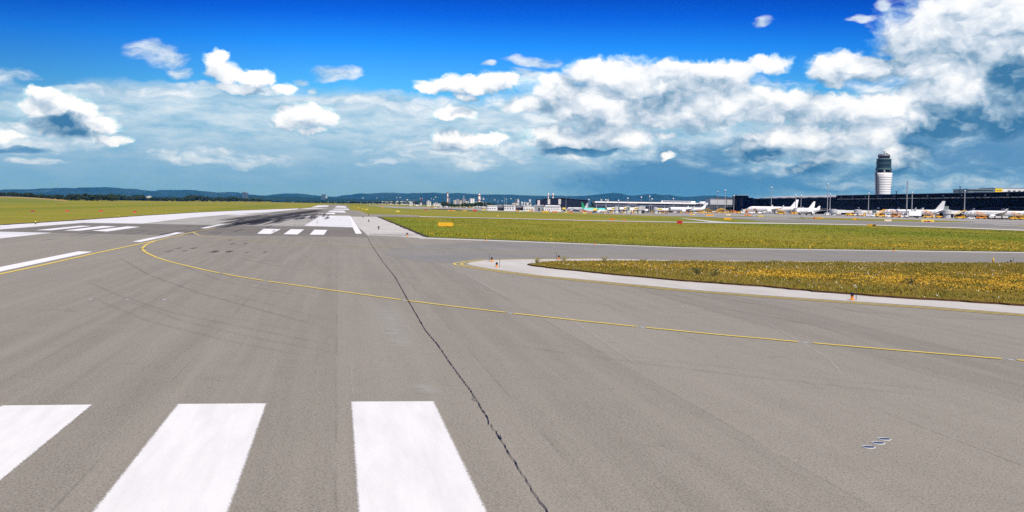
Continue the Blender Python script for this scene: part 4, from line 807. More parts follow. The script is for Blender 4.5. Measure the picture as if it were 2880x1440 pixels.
# --- corner block and grey annexe
def block(name, label, cat, x0, x1, yt, Y, dep, m, roofm=None, ov=.3, par=.5, group=None):
    xa, xb, zb, z1 = prow(x0, x1, yt, Y); wd = xb-xa; t = thing(name, label, cat, ((xa+xb)/2, Y, zb), 0, group); h = z1-zb
    wallbox(t, wd, dep, h-par, m); MB().box(-wd/2-ov, wd/2+ov, -ov, dep+ov, h-par, h).build('roof', roofm or m, t)
    return t, wd, h
t, wd, h = block('corner_building', 'dark navy corner block at the left end of the glass pier', 'building', 2074, 2105.5, 549, 1190, 26, NAVY2, LGRY, .15, .25)
for k in range(6): MB().box(-wd*.28, wd*.02, -.06, -.005, h*(.35+.09*k), h*(.35+.09*k)+.35).build('louvre', simple('dim_louvre', (.02,.02,.045), .5), t)
t, wd, h = block('link_building', 'low dark link between the corner block and the pier', 'building', 2105.6, 2119, 556, 1215, 20, NAVY2)
MB().box(-wd/2, wd/2, -.1, -.005, h*.2, h*.5).build('window', NAVY, t)
t, wd, h = block('annexe_building', 'grey clad annexe with dark glass lower storeys left of the corner block', 'building', 1998, 2073.5, 559.5, 1230, 30, LGRY, GRY)
MB().box(-wd/2-4, wd*.32, -4, -.02, -1, h*.56).build('glass_front', simple('dark_green_glass', (.02,.03,.036), .2, 0, .5, .12, .6), t)
gm = MB()
for k in range(14): gm.box(-wd/2-4+k*(wd*.82+4)/14, -wd/2-3.8+k*(wd*.82+4)/14, -4.12, -4.005, h*.08, h*.55)
for z in (.2, .33, .44): gm.box(-wd/2-4, wd*.32, -4.12, -4.005, h*z, h*z+.15)
gm.build('mullions', GRY, t)
for k in range(9): MB().box(-wd*.3+k*wd*.09, -wd*.3+k*wd*.09+random.uniform(1, 2.6), 4, 7, h, h+random.uniform(.8, 1.8)).build('roof_unit', DRK, t)
for x in (.36, .46): MB().box(wd*x, wd*x+1.6, -.08, -.005, h*.28, h*.4).build('window', GLS, t)
MB().box(wd*.1, wd*.12, -.1, -.005, h*.6, h*.98).build('downpipe', DRK, t)
# --- old terminal: white roof bands, dark window bands
xa, xb, zb, z1 = prow(1677, 1978, 567, 1420); wd = xb-xa; t = thing('terminal_building', 'long low terminal with white roof bands and dark window strips in the middle', 'terminal', ((xa+xb)/2, 1420, zb), 0); h = z1-zb
wallbox(t, wd, 40, h*.36, DRK, 'ground_floor'); MB().box(-wd/2, wd/2, 1, 40, h*.36, h*.60).build('lattice_front', simple('grey_lattice_front', (.23,.235,.24), .5, 0, .5, .5), t)
MB().box(-wd/2, wd/2, -1, 40, h*.60, h*.69).build('balcony_band', WHTD, t); MB().box(-wd/2+.5, wd/2-.5, 1, 40, h*.69, h*.83).build('window', GLS, t); MB().box(-wd/2-2, wd/2+2, -4, 44, h*.83, h*.95).build('roof', WHT, t)
for k in range(11): MB().box(-wd/2+k*wd/11, -wd/2+k*wd/11+.5, -1.6, -1.05, 0, h*.83).build('column', LGRY, t)
MB().box(wd*.12, wd*.44, 12, 30, h*.95, h*1.10).build('upper_storey', WHT, t); MB().box(wd*.13, wd*.40, 11.9, 11.995, h*.985, h*1.06).build('window', GLS, t)
for a, b in ((-.44,-.30),(-.28,-.2),(-.18,-.02),(0,.11)): MB().box(wd*a, wd*b, 10, 26, h*.95, h*1.03).build('roof_plant', DRK, t)
sg = MB().box(-wd*.20, -wd*.125, -1.5, -1.02, h*.70, h*.84).build('name_board', WHTD, t)
for k in range(7): MB().box(-wd*.19+k*wd*.0085, -wd*.19+k*wd*.0085+.9, -1.54, -1.505, h*.745, h*.795).build('board_letter', simple('purple_grey', (.12,.09,.12)), sg)
for k, f_ in enumerate((-.46,-.40,.30,.34)): MB().box(wd*f_, wd*f_+2.5, 2, 4, h*.95, h*1.18 if k < 2 else h*1.08).build('roof_plant', GRY, t)
t, wd, h = block('gate_cube', 'pale grey gate cube standing among the yellow jet bridges', 'building', 1801, 1815, 579, 1290, 9, LGRY, LGRY, .1, .3); MB().box(-wd*.36, wd*.36, -.06, -.005, h*.62, h*.92).build('window', simple('pale_panel', (.40,.42,.43)), t)
MB().box(-wd*.42, wd*.42, -.06, -.005, 0, h*.42).build('opening', BLK, t)
xa, xb, zb, z1 = prow(1969.5, 1984.5, 566.6, 1405); wd = xb-xa; h = z1-zb; t = thing('canopy', 'flat white rooftop canopy left of the grey annexe', 'canopy', ((xa+xb)/2, 1405, zb), 0)
MB().box(-wd/2, wd/2, 0, 9, h*.86, h).build('roof', WHT, t)
for x in (-.4, .36): MB().box(wd*x, wd*x+.5, 1, 1.5, -1, h*.86).build('post', GRY, t)
# --- dark hangar with pale panels, twin stacks
xa, xb, zb, z1 = prow(1528, 1654, 557.6, 1480); wd = xb-xa; t = thing('hangar', 'large dark blue grey hangar with two pale square panels', 'hangar', ((xa+xb)/2, 1480, zb), 0); h = z1-zb; hr = h-2.2
MB().prism([(-wd/2,-1),(wd/2,-1),(wd/2,hr),(-wd*.1,h),(-wd/2,hr+.9)], 0, 50).build('wall', BLUEGREY, t)
MB().prism([(-wd/2-.6,hr+.85),(-wd*.1,h-.05),(wd/2+.6,hr-.1),(wd/2+.6,hr+.35),(-wd*.1,h+.4),(-wd/2-.6,hr+1.3)], -.8, 51).build('roof', DRK, t)
for x in (-.40, -.16): MB().box(wd*x, wd*x+wd*.055, -.3, -.01, h*.52, h*.93).build('panel', simple('cream_square', (.62,.58,.54), .5, 0, .12, .4), t)
for x in (-.47,-.36,-.28,-.22,-.09,-.04): MB().box(wd*x, wd*x+wd*.035, -.25, -.01, 0, h*.44).build('door', simple('dark_door', (.012,.014,.024), .5, 0, .3, .3), t)
MB().box(.005*wd, .012*wd, -.3, -.01, 0, h*.9).build('downpipe', GRY, t)
t, wd, h = block('hangar_office', 'small dark annexe with one pale panel at the left of the dark hangar', 'building', 1508, 1527.6, 560.5, 1478, 30, BLUEGREY, DRK, .2, .4)
MB().box(-wd*.3, wd*.05, -.3, -.01, h*.5, h*.92).build('panel', simple('rosy_panel', (.62,.55,.55), .5), t); MB().box(-wd*.3, wd*.3, -.2, -.01, 0, h*.42).build('window', GLS, t)
def stack(label, px, w_, yt, Y, bands, cols, yb=None, cat='chimney'):
    k = Y/F; c = Wp(px, yt, Y); zb = ztf(c.x, Y); r = w_*k/2; H = c.z-zb; t = thing('chimney', label, cat, (c.x, Y, zb), 0, 'chimneys on the horizon')
    for i in range(bands):
        MB().lathe([(r*(1.15-.2*i/bands), H*i/bands-(2 if i == 0 else 0)), (r*(1.15-.2*(i+1)/bands), H*(i+1)/bands)], 14).build('band', cols[i % len(cols)], t)
    MB().lathe([(r*1.02, H-.6), (r*1.08, H), (r*.8, H+.01)], 14).build('rim', DRK, t)
stack('slim red and white chimney above the refinery', 1259, 4.2, 540, 3400, 9, [PALE, PALE, simple('faded_red', (.42,.13,.10))]); stack('thick red and white checked chimney right of the refinery', 1348, 6.6, 544, 3300, 9, [WHT, simple('checked_red', (.40,.05,.05)), WHT])
stack('left one of the two white stacks behind the dark hangar', 1542.5, 3.3, 541, 2400, 7, [WHT, WHT, simple('rose_band', (.55,.33,.30))]); stack('right one of the two white stacks behind the dark hangar', 1555.5, 3.6, 541.5, 2400, 7, [WHT, WHT, simple('rose_band', (.55,.33,.30))])
stack('dark short stack at the left of the refinery', 1186, 4.5, 557, 3300, 4, [simple('violet_grey', (.06,.05,.09)), simple('violet_red', (.12,.05,.09))]); stack('thin dark stack with a pale mast top in the refinery', 1198, 2.6, 554.5, 3350, 4, [DRK, simple('violet_grey', (.06,.05,.09))])
stack('thin grey stack right of the slim striped chimney', 1265, 2.2, 556, 3400, 3, [FARGREY])
# --- small hangars left of the dark one
def shed(label, x0, x1, yt, yb, Y, m, openm=None, gable=True, nm='hangar', rows=0, group='small hangars beside the meadow', dep=24):
    xa, xb, zb, z1 = prow(x0, x1, yt, Y); wd = xb-xa; h = z1-zb; t = thing(nm, label, 'hangar', ((xa+xb)/2, Y, zb), 0, group)
    he = h*.80 if gable else h*.9
    MB().prism([(-wd/2,-1),(wd/2,-1),(wd/2,he),(0,h*.97),(-wd/2,he)] if gable else [(-wd/2,-1),(wd/2,-1),(wd/2,he),(-wd/2,he)], 0, dep).build('wall', m, t)
    MB().prism([(-wd/2-.5,he-.1),(0,h*.96),(wd/2+.5,he-.1),(wd/2+.5,he+.4),(0,h),(-wd/2-.5,he+.4)] if gable else [(-wd/2-.4,he),(wd/2+.4,he),(wd/2+.4,h),(-wd/2-.4,h)], -.7, dep+.5).build('roof', WHTD if openm is None else GRY, t)
    if openm:
        MB().box(-wd*.44, wd*.44, -.12, -.01, 0, he*.62).build('door_opening', BLK, t); MB().box(-wd*.44, wd*.44, -.2, -.01, he*.62, he*.95).build('folded_door', openm, t)
    for r in range(rows):
        n = max(4, int(wd/3.2)); b = MB()
        for i in range(n): b.box(-wd*.46+i*wd*.92/n, -wd*.46+i*wd*.92/n+wd*.5/n, -.1, -.01, he*(.30+.36*r), he*(.30+.36*r)+he*.17)
        b.build('window_row', GLS, t)
    return t, wd, h
shed('white hangar at the left end with a stepped roof', 1371, 1398, 577.2, 590, 1390, PALE, None, False, rows=1); shed('hangar with dark doorway left of the windowed white hangar', 1398.4, 1417.6, 574.8, 590, 1400, LGRY, simple('lilac_door', (.16,.15,.18)))
shed('white hangar with a black window strip between two dark doorways', 1418, 1449, 576.4, 591, 1395, PALE, None, False, rows=2); shed('hangar with dark doorway right of the windowed white hangar', 1449.4, 1471.6, 575.8, 591, 1400, LGRY, simple('lilac_door', (.16,.15,.18)))
shed('wide cream hangar front with pale panels left of the grey gate shed', 1472, 1503.6, 577, 592, 1390, WHTD, None, True, rows=1); t, wd, h = shed('low grey gate shed left of the arched white hall', 1504, 1529, 576.6, 592, 1395, GRY, None, False)
MB().box(-wd*.1, wd*.08, -.15, -.01, 0, h*.55).build('door', BLK, t)
xa, xb, zb, z1 = prow(1529.4, 1578, 577.2, 1370); wd = xb-xa; h = z1-zb; t = thing('arched_hall', 'white arched hall with two rows of small dark windows in front of the dark hangar', 'hall', ((xa+xb)/2, 1370, zb), 0)
MB().prism([(-wd/2,-1),(wd/2,-1),(wd/2,h*.6),(wd*.47,h*.78),(wd*.42,h*.84),(-wd*.42,h*.84),(-wd*.46,h*.78),(-wd/2,h*.6)], 0, 22).build('wall', PALE, t)
MB().prism([(-wd*.47,h*.78),(-wd*.42,h*.85),(-wd*.4,h),(wd*.41,h),(wd*.46,h*.9),(wd*.48,h*.78),(wd*.42,h*.845),(-wd*.42,h*.845)], -.6, 23).build('roof', WHT, t)
for r, n in ((.56, 10), (.28, 7)):
    for i in range(n): MB().box(-wd*.42+i*wd*.86/n, -wd*.42+i*wd*.86/n+wd*.045, -.1, -.01, h*r, h*(r+.12)).build('window', GLS, t)
MB().box(-wd*.21, -wd*.16, -.1, -.01, 0, h*.24).build('door', BLK, t)
# --- control tower
TY = 1500.0; tk = TY/F; tc_ = Wp(2483, 548, TY)
tw = thing('control_tower', 'tall control tower with white banded shaft and green glass cab', 'control tower', (tc_.x, TY, 0))
zz = lambda y: Wp(2483, y, TY).z
sh = [(20.0,602),(19.7,560),(19.9,548),(20.4,535),(21.2,520),(22.2,508),(22.9,497),(23.1,485.8)]
SHAFT, q_, b_ = mat('banded_white_shaft'); oc_ = ocoord(q_); zc_ = q_.sep(oc_)[2]
pp = q_.m('FRACT', q_.m('DIVIDE', q_.m('SUBTRACT', zc_, zz(485)), 6.75*tk))
q_.put(b_.inputs['Base Color'], q_.mix(q_.mrange(pp, .78, .82, 0, 1), q_.mix(q_.mrange(pp, .0, .85), (.70,.71,.72), (.86,.86,.86)), (.13,.14,.16))); b_.inputs['Roughness'].default_value = .45
nS = 24
MB().loft([[(r*tk*math.cos(2*math.pi*i/nS)*(1+.03*math.cos(4*math.pi*i/nS)), r*tk*math.sin(2*math.pi*i/nS), zz(y)) for i in range(nS)] for r, y in sh]).build('shaft', SHAFT, tw, True)
MB().prism([(-21.2*tk,-4),(-16*tk,-4),(-15.6*tk,zz(548)),(-17.4*tk,zz(510)),(-22.6*tk,zz(487)),(-23.4*tk,zz(487)),(-22.4*tk,zz(515)),(-21*tk,zz(550))], -16.5*tk, -4*tk).build('shade_strip', simple('shade_strip_grey', (.07,.08,.10), .5, 0, .1, .05, .2), tw)  # dark strip added to imitate the shaded left side of the shaft
LATH = lambda nm, m, prof, par=tw: MB().lathe([(r*tk, zz(y)) for r, y in prof], 28).build(nm, m, par)
LATH('shaft_rim', DRK, [(23.2,485.9),(23.4,485),(23.4,484.2),(15,484.1)])
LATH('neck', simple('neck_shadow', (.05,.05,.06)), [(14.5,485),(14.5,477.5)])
for k in range(7):
    a = 2*math.pi*k/7; MB().lathe([(1.2,zz(485)),(1.2,zz(478))], 8, (19*tk*math.cos(a), 19*tk*math.sin(a))).build('antenna_drum', WHTD if k % 2 else DRK, tw)
LATH('platform', simple('platform_teal', (.06,.13,.13), .5), [(20,478.2),(23,477.6),(23,474.2),(21.6,473.6)])
LATH('glass_band', TEAL, [(21.4,473.6),(20.9,468.4),(20.6,468.2)]); LATH('dark_band', DTEAL, [(20.0,468.2),(20.0,463.6)])
LATH('glass_band', TEAL, [(20.5,463.6),(20.9,461),(20.7,456.2),(20.3,455.8)]); LATH('dark_band', DTEAL, [(20.2,455.8),(20.2,448.6)]); LATH('gallery_rim', simple('rim_teal', (.16,.24,.25), .4), [(20.2,448.7),(20.7,448.2),(20.7,446.4),(18,446)])
LATH('cab_glass', DTEAL, [(14.8,446.2),(16.6,438.4)]); LATH('cab_roof', simple('roof_grey_violet', (.16,.15,.18), .5), [(17,438.4),(16.6,437),(14.8,434.6),(14.2,433.6),(2,433.2)])
for k in range(12):
    a = 2*math.pi*k/12; MB().tube((14.9*tk*math.cos(a), 14.9*tk*math.sin(a), zz(446)), (16.7*tk*math.cos(a), 16.7*tk*math.sin(a), zz(438.4)), .18).build('cab_mullion', DRK, tw)
an = MB().tube((.6*tk,0,zz(433.4)), (.6*tk,0,zz(425)), 1.1, .6, 8).build('radar_mast', GRY, tw)
MB().box(-2.4*tk, 3.2*tk, -.5, .5, zz(427.4), zz(426)).build('radar_bar', DRK, an); MB().tube((.5*tk,0,zz(426)), (.5*tk,0,zz(423.2)), 1.0, .7, 8).build('radome', WHT, an); MB().lathe([(1.1,zz(433.4)),(1.3,zz(431)),(.5,zz(430.2))], 8, (7*tk, 0)).build('roof_unit', DRK, tw)
# --- buildings behind the pier
t, wd, h = block('office_block', 'grey glass office block peeping over the right part of the pier', 'building', 2724, 2798, 531.6, 1150, 40, simple('grey_green_glass', (.13,.19,.20), .3, 0, .2, .1, .5), FARGREY, .3, .6)
for z, a, b in ((.86,-.3,.5),(.93,-.5,.45)): MB().box(wd*a, wd*b, -.2, -.01, h*z, h*(z+.03)).build('window', GLS, t)
t, wd, h = block('car_park', 'pale building with dark square windows over the right end of the pier', 'building', 2799, 2960, 529.6, 1150, 40, PALE, FARGREY, .3, .5)
for k in range(9): MB().box(-wd*.28+k*wd*.09, -wd*.28+k*wd*.09+3, -.2, -.01, h*.85, h*.92).build('window', simple('dull_window', (.10,.12,.13)), t)
MB().box(-wd*.5, wd*.5, -.25, -.01, h*.72, h*.80).build('green_band', simple('green_grey_band', (.16,.24,.2)), t)
yb_ = MB().box(-wd*.5, -wd*.375, -.6, -.26, h*.855, h*.975).build('yellow_board', simple('bright_yellow_board', (.80,.58,.01)), t)
for k in range(5): MB().box(-wd*.485+k*wd*.019, -wd*.485+k*wd*.019+1.4, -.63, -.605, h*.895, h*.925).build('board_letter', simple('brown_letter', (.28,.18,.01)), yb_)
def pole(px, yt, yb, Y, label, r=.25):
    c = Wp(px, yt, Y); zb = Wp(px, yb, Y).z; t = thing('roof_mast', label, 'mast', (c.x, Y, zb), 0); MB().tube((0,0,0), (0,0,c.z-zb), r, r*.6, 8).build('pole', DRK, t); MB().box(-r*1.6, r*1.6, -r, r, (c.z-zb)*.86, c.z-zb).build('mast_head', DRK, t)
pole(2521.5, 538, 548, 950, 'short dark stub mast on the pier roof right of the tower', .5); pole(2700.5, 524, 543.5, 900, 'thin dark mast rising behind the pier roof near the right lamp mast', .4); pole(1969, 556, 569, 1410, 'thin dark mast beside the white rooftop canopy', .4); pole(1856.5, 556, 567, 1430, 'thin dark mast on the middle terminal roof', .35); pole(1744, 563.5, 569, 1430, 'short dark mast on the left of the terminal roof', .4)
# ------------------------------------------------------------------ light masts
def mast(px, yt, yb, label, r=.28, head='ball', yref=None):
    b = G(px, yb); Y = b.y; top = Wp(px, yt, Y).z-b.z; t = thing('light_mast', label, 'light mast', (b.x, Y, b.z), 0, 'floodlight masts along the apron'); k = Y/F
    MB().tube((0,0,-.5), (0,0,top-2.2*k), r*1.25, r*.8, 10).build('pole', STEEL if head != 'dark' else GRY, t)
    hz_ = top-3.2*k; hw = 2.0*k
    MB().lathe([(hw*.35,hz_-1.6*k),(hw*.8,hz_-.8*k),(hw*.85,hz_)], 10).build('lamp_ring', DRK, t)
    if head == 'dark': MB().box(-2.6*k, 2.6*k, -.5, .5, top-1.4*k, top).build('lamp_head', LGRY, t)
    else: MB().lathe([(hw*.5,hz_),(hw,hz_+.6*k),(hw*1.05,hz_+1.6*k),(hw*.7,hz_+2.8*k),(hw*.2,hz_+3.2*k)], 10).build('lamp_head', WHT, t, True)
for a in ((2038.4,533,599.5,'tall mast left of the dark corner block'),(2063.4,549,598,'shorter mast directly left of the dark corner block'),(2168.4,525.5,600.5,'tall mast rising from behind the long white jet'),(2236.8,547.5,602,'left of two short masts at the tail of the long white jet'),(2252,548,602.4,'right of two short masts at the tail of the long white jet'),
          (2326.4,516,605.4,'tall mast by the nose of the jet turned right'),(2333.6,544.6,605.6,'short mast close to the tall one by the jet turned right'),(2441.6,541.6,608.4,'mast left of the control tower'),(2563.8,539.4,612.2,'short mast right of the cross headed tall mast'),(2711.4,535.4,615.6,'nearest mast, in front of the pier at the striped stairs'),
          (1764.8,556.4,598.4,'mast above the left part of the middle terminal'),(1826,550.4,598.4,'tallest mast of the middle terminal'),(1832.8,558,598.6,'mast just right of the tallest one of the middle terminal'),(1893,557.4,598.8,'mast above the nose of the middle jet'),(1702.5,560.6,597.6,'mast at the right end of the dark hangar'),(1739,562,597.8,'faint mast left of the terminal sign'),(1802.7,553,598,'faint mast right of the terminal sign'),(1655.5,560,597,'mast at the corner of the dark hangar')):
    mast(a[0], a[1], a[2], 'white headed '+a[3])
mast(2549, 508.5, 611.4, 'tallest mast with a flat cross head, right of the tower', .34, 'dark')
mast(2017.5, 538, 598, 'faint lattice mast with a flat head above the annexe', .2, 'dark')
# ------------------------------------------------------------------ jet bridges
JB = 'passenger bridges at the pier and terminal'
TUN = simple('bridge_grey_white', (.72,.74,.72), .5, 0, .08, .4); SHD = simple('glazed_grey_green', (.20,.25,.24), .35, 0, .15, .5, .5)
def bridge(x0, x1, yt, yb, Y, label, rev=False, yellow=False, slope=0.0, m=TUN):
    k = Y/F; a = Wp(x0, yt, Y); b = Wp(x1, yb, Y); L = (x1-x0)*k; h = (yb-yt)*k; zb = ztf((a.x+b.x)/2, Y); z0 = Wp((x0+x1)/2, yb, Y).z-zb
    t = thing('jet_bridge', label, 'jet bridge', ((a.x+b.x)/2, Y, zb), 0, JB); sx = -1 if rev else 1
    bx_ = lambda u0, u1, d0, d1, w0, w1, nm, mm: MB().prism([(sx*u0*L, z0+w0*h+slope*u0*L), (sx*u1*L, z0+w0*h+slope*u1*L), (sx*u1*L, z0+w1*h+slope*u1*L), (sx*u0*L, z0+w1*h+slope*u0*L)] if sx > 0 else [(sx*u1*L, z0+w0*h+slope*u1*L), (sx*u0*L, z0+w0*h+slope*u0*L), (sx*u0*L, z0+w1*h+slope*u0*L), (sx*u1*L, z0+w1*h+slope*u1*L)], d0, d1).build(nm, mm, t)
    bx_(-.36, .02, -1.6, 1.6, .04, .92, 'tunnel', m); bx_(.015, .40, -1.9, 1.9, 0, 1, 'tunnel', m)
    cb = bx_(-.5, -.37, -2.1, 2.1, -.05, 1.18, 'cab', SHD); bx_(-.47, -.44, -2.16, -2.11, .1, .95, 'cab_window', GLS); bx_(-.41, -.385, -2.16, -2.11, .15, .9, 'cab_window', GLS)
    MB().lathe([(2.3, -.5), (2.3, z0-.3), (2.9, z0), (2.9, z0+h*1.05), (1.2, z0+h*1.25)], 14, (sx*.45*L, 0)).build('rotunda', LGRY, t)
    if yellow:
        yp = bx_(.05, .36, -2.0, -1.91, .18, .82, 'yellow_panel', YELL)
        for i in range(5): MB().prism([(sx*(.09+.05*i)*L-.5, z0+h*.38+slope*(.09+.05*i)*L),(sx*(.09+.05*i)*L+.6, z0+h*.38+slope*(.09+.05*i)*L),(sx*(.09+.05*i)*L+.6, z0+h*.58+slope*(.09+.05*i)*L),(sx*(.09+.05*i)*L-.5, z0+h*.58+slope*(.09+.05*i)*L)], -2.04, -2.005).build('panel_letter', simple('olive_letter', (.40,.28,.02)), yp)
    for u in (-.22,):
        for d in (-1.5, 1.5): MB().box(sx*u*L-.35, sx*u*L+.35, d-.3, d+.3, .5, z0+.1).build('support_leg', GRY, t)
        for d in (-1.7, 1.7): MB().tube((sx*u*L, d-.3, .6), (sx*u*L, d+.3, .6), .6, .6, 12).build('wheel', BLK, t)
    MB().box(sx*.2*L-.5, sx*.2*L+.5, -.6, .6, -.5, z0+.1).build('support_leg', WHTD, t)
    return t
bridge(2342,2412,590.6,598.6,800,'grey white jet bridge with a rose mark, first one right of the tall mast',True); bridge(2411,2459,591.4,599.4,790,'jet bridge left of the yellow stairs below the tower',True)
bridge(2456,2505,592,600,770,'jet bridge behind the yellow stairs and the near jet nose'); bridge(2618,2660,592.6,601.6,740,'jet bridge behind the tail of the near jet',True)
bridge(2660,2738,592.4,601.8,690,'jet bridge above the striped stairs, reaching the rightmost jet',True)
t = thing('bridge_pillar', 'dark lift pillar between the two right jet bridges', 'pillar', (*Wp(2661, 600, 700).xy, 0)); MB().box(-2.4, 2.4, 0, 5, 0, 9.5).build('shaft', NAVY2, t); MB().box(-1.6, 1.6, -.08, -.005, 3.2, 7.5).build('window', SHD, t)
bridge(1702,1735,582.6,590.2,1210,'white jet bridge with yellow panel at the aqua jet nose',False,True,0,WHT); bridge(1738,1768,581.8,589.4,1210,'white jet bridge with yellow panel left of the terminal sign',False,True,.0,WHT)
bridge(1766,1800,582.4,590,1200,'white jet bridge with tilted yellow panel at the gate cube',False,True,.06,WHT); bridge(1842,1886,585,592,1190,'white sloping jet bridge with yellow panel at the middle jet nose',True,True,-.03,WHT)
bridge(2086,2104,588.4,594.4,1010,'short white jet bridge at the nose of the long white jet',False,False,.05)
# ------------------------------------------------------------------ hills and far country
RIDGE = [(-900,548),(-600,540),(-300,543),(-100,536),(0,535),(30,534.5),(60,538),(90,537.5),(115,532),(165,529),(185,528),(215,529.5),(270,531),(285,527),(300,526.5),(320,527),(340,530),(375,531),(385,533),(455,539.5),(500,534),(540,534),(560,537),(580,538),(610,543),(635,540),(660,540),(680,544.5),(720,549),(760,550),(800,545.5),(830,543.5),(860,546),(900,551),(940,553.5),(965,551.5),(990,547.5),(1006,542.5),(1030,545),(1060,543),(1100,541.5),(1140,544),(1170,543),(1220,541.5),(1250,544),(1290,542),(1310,544),(1350,546.5),(1400,547),(1450,548),(1500,550),(1540,551),(1560,549),(1600,551.5),(1640,551),(1660,549),(1700,545),(1727,542),(1745,544),(1775,551),(1800,548),(1835,545),(1860,549),(1880,547.5),(1905,551),(1925,554),(1960,552),(1990,549.5),(2020,550),(2040,553.5),(2080,556),(2150,564),(2300,575),(2600,585),(3400,592),(4200,596)]
WOOD, q_, b_ = mat('wooded_slopes'); oc_ = ocoord(q_)
cw = q_.mix(q_.mrange(q_.noise(oc_, .0016, 5, .65)[0], .35, .65), (.010,.038,.032), (.028,.062,.05)); cw = q_.mix(q_.mrange(q_.noise(oc_, .0009, 4, .6)[0], .60, .72, 0, .5), cw, (.08,.10,.06))
q_.put(b_.inputs['Base Color'], cw); b_.inputs['Roughness'].default_value = 1; b_.inputs['Specular IOR Level'].default_value = 0
def hills(name, ridge, Y, spread, rough):
    xs_ = np.arange(ridge[0][0], ridge[-1][0], 7.0); yr = np.interp(xs_, [p[0] for p in ridge], [p[1] for p in ridge])
    k = np.array([.08,.2,.64,.2,.08]); yr = np.convolve(np.pad(yr, 2, 'edge'), k/k.sum(), 'valid')
    rows = [(-1.0,-.02),(-.75,.16),(-.5,.42),(-.25,.76),(0,1.0),(.4,.7),(1.0,-.02)]; vs_ = []
    for j, (o_, hh) in enumerate(rows):
        for i, x in enumerate(xs_):
            c = Wp(float(x), float(yr[i]), Y); z = max(12, c.z); yy = Y+o_*spread+(rng.normal()*spread*.05 if 0 < j < 6 else 0); kx = yy/Y if o_ < 0 else 1
            vs_.append((c.x, yy, -3.8+(z+3.8)*hh*(1+rng.normal()*rough*(0 < hh < 1))))
    n = len(xs_); fs_ = [(j*n+i, j*n+i+1, (j+1)*n+i+1, (j+1)*n+i) for j in range(len(rows)-1) for i in range(n-1)]
    me = bpy.data.meshes.new(name); me.from_pydata(vs_, [], fs_); me.update(); me.polygons.foreach_set('use_smooth', [True]*len(fs_))
    tag(link(name, me, WOOD), kind='structure')
hills('hills', RIDGE, 15500, 3000, .10)
hills('hills', [(-400,556),(0,553),(200,556),(360,557.5),(430,556),(560,553.6),(640,552.4),(700,552),(760,553.4),(840,555),(905,556.5),(1000,560),(1120,563.4),(1260,567),(1500,572.5),(1800,579),(2100,588)], 7500, 1500, .06)
# left embankment with the straw coloured crest
def bank_z(px): return max(-.3, Wp(px, np.interp(px, [-500,0,60,100,208,300], [545,552.6,554,556.2,566.4,571]), 1530).z)
pxs = np.arange(-420, 330, 15.0); rows = [(700,0.0),(1000,.30),(1250,.66),(1450,.94),(1530,1.0),(1700,1.0),(2300,.6),(3200,0)]; vs_ = []
for Yb, f_ in rows:
    for p in pxs: vs_.append(((p-1440)/F*Yb, Yb, -.4+(bank_z(float(p))+.4)*f_))
n = len(pxs); me = bpy.data.meshes.new('embankment'); me.from_pydata(vs_, [], [(j*n+i, j*n+i+1, (j+1)*n+i+1, (j+1)*n+i) for j in range(len(rows)-1) for i in range(n-1)]); me.update()
STRAW, q_, b_ = mat('straw_field'); oc_ = ocoord(q_); X3 = q_.sep(oc_); st2 = q_.comb(q_.m('MULTIPLY', X3[0], .3), X3[1])
c_ = q_.mix(q_.mrange(X3[1], 1180, 1420), q_.mix(q_.noise(st2, .02, 4)[0], (.13,.18,.022), (.24,.24,.045)), q_.mix(q_.mrange(q_.noise(st2, .012, 4)[0], .35, .65), (.34,.20,.06), (.42,.33,.12)))
q_.put(b_.inputs['Base Color'], c_); b_.inputs['Roughness'].default_value = 1; b_.inputs['Specular IOR Level'].default_value = .05
tag(link('embankment', me, STRAW), kind='structure')
# ------------------------------------------------------------------ trees
LEAF, q_, b_ = mat('tree_leaves'); oc_ = ocoord(q_); oi = q_.n('ShaderNodeObjectInfo').outputs['Random']
c_ = q_.mix(q_.mrange(q_.noise(oc_, .8, 3)[0], .35, .65), (.022,.042,.014), (.06,.085,.024)); c_ = q_.mix(q_.mrange(oi, 0, 1, 0, .6), c_, (.020,.036,.022))
q_.put(b_.inputs['Base Color'], c_); b_.inputs['Roughness'].default_value = .9; b_.inputs['Specular IOR Level'].default_value = .1
def tree_proto(h, wd, slim=False, leaves=420, seed=0):
    r = random.Random(seed); t = thing('tree', 'tree', 'tree', (0,0,0)); tr = MB().tube((0,0,-.3), (0,0,h*.45), h*.03, h*.018, 7)
    blobs = [(r.gauss(0, wd*.20), r.gauss(0, wd*.20), h*r.uniform(.38, .86), r.uniform(.16, .26)*wd) for _ in range(11)] if not slim else [(r.gauss(0,wd*.08), r.gauss(0,wd*.08), h*(.14+.8*i/9), wd*(.34-.26*i/9)) for i in range(10)]
    for bx0, by0, bz0, br in blobs[:6]: tr.tube((0,0,h*.3), (bx0*.8,by0*.8,bz0), h*.012, h*.004, 5)
    tr.build('trunk', BARK, t); m = MB()
    for _ in range(leaves):
        bx0, by0, bz0, br = r.choice(blobs); d = Vector((r.gauss(0,1), r.gauss(0,1), r.gauss(0,1))).normalized()*br*r.uniform(.55, 1.12)
        p = Vector((bx0, by0, bz0))+d*Vector((1,1,1 if slim else .85)).length/1.73; s = wd*r.uniform(.05, .10); n_ = (d.normalized()+Vector((r.gauss(0,.5),r.gauss(0,.5),r.gauss(0,.5)+.4))).normalized(); u = n_.orthogonal().normalized(); v_ = n_.cross(u)
        m.add([p+u*s, p+v_*s*.8, p-u*s, p-v_*s*.8], [(0,1,2,3)])
    m.build('crown', LEAF, t); return t
TP = {}
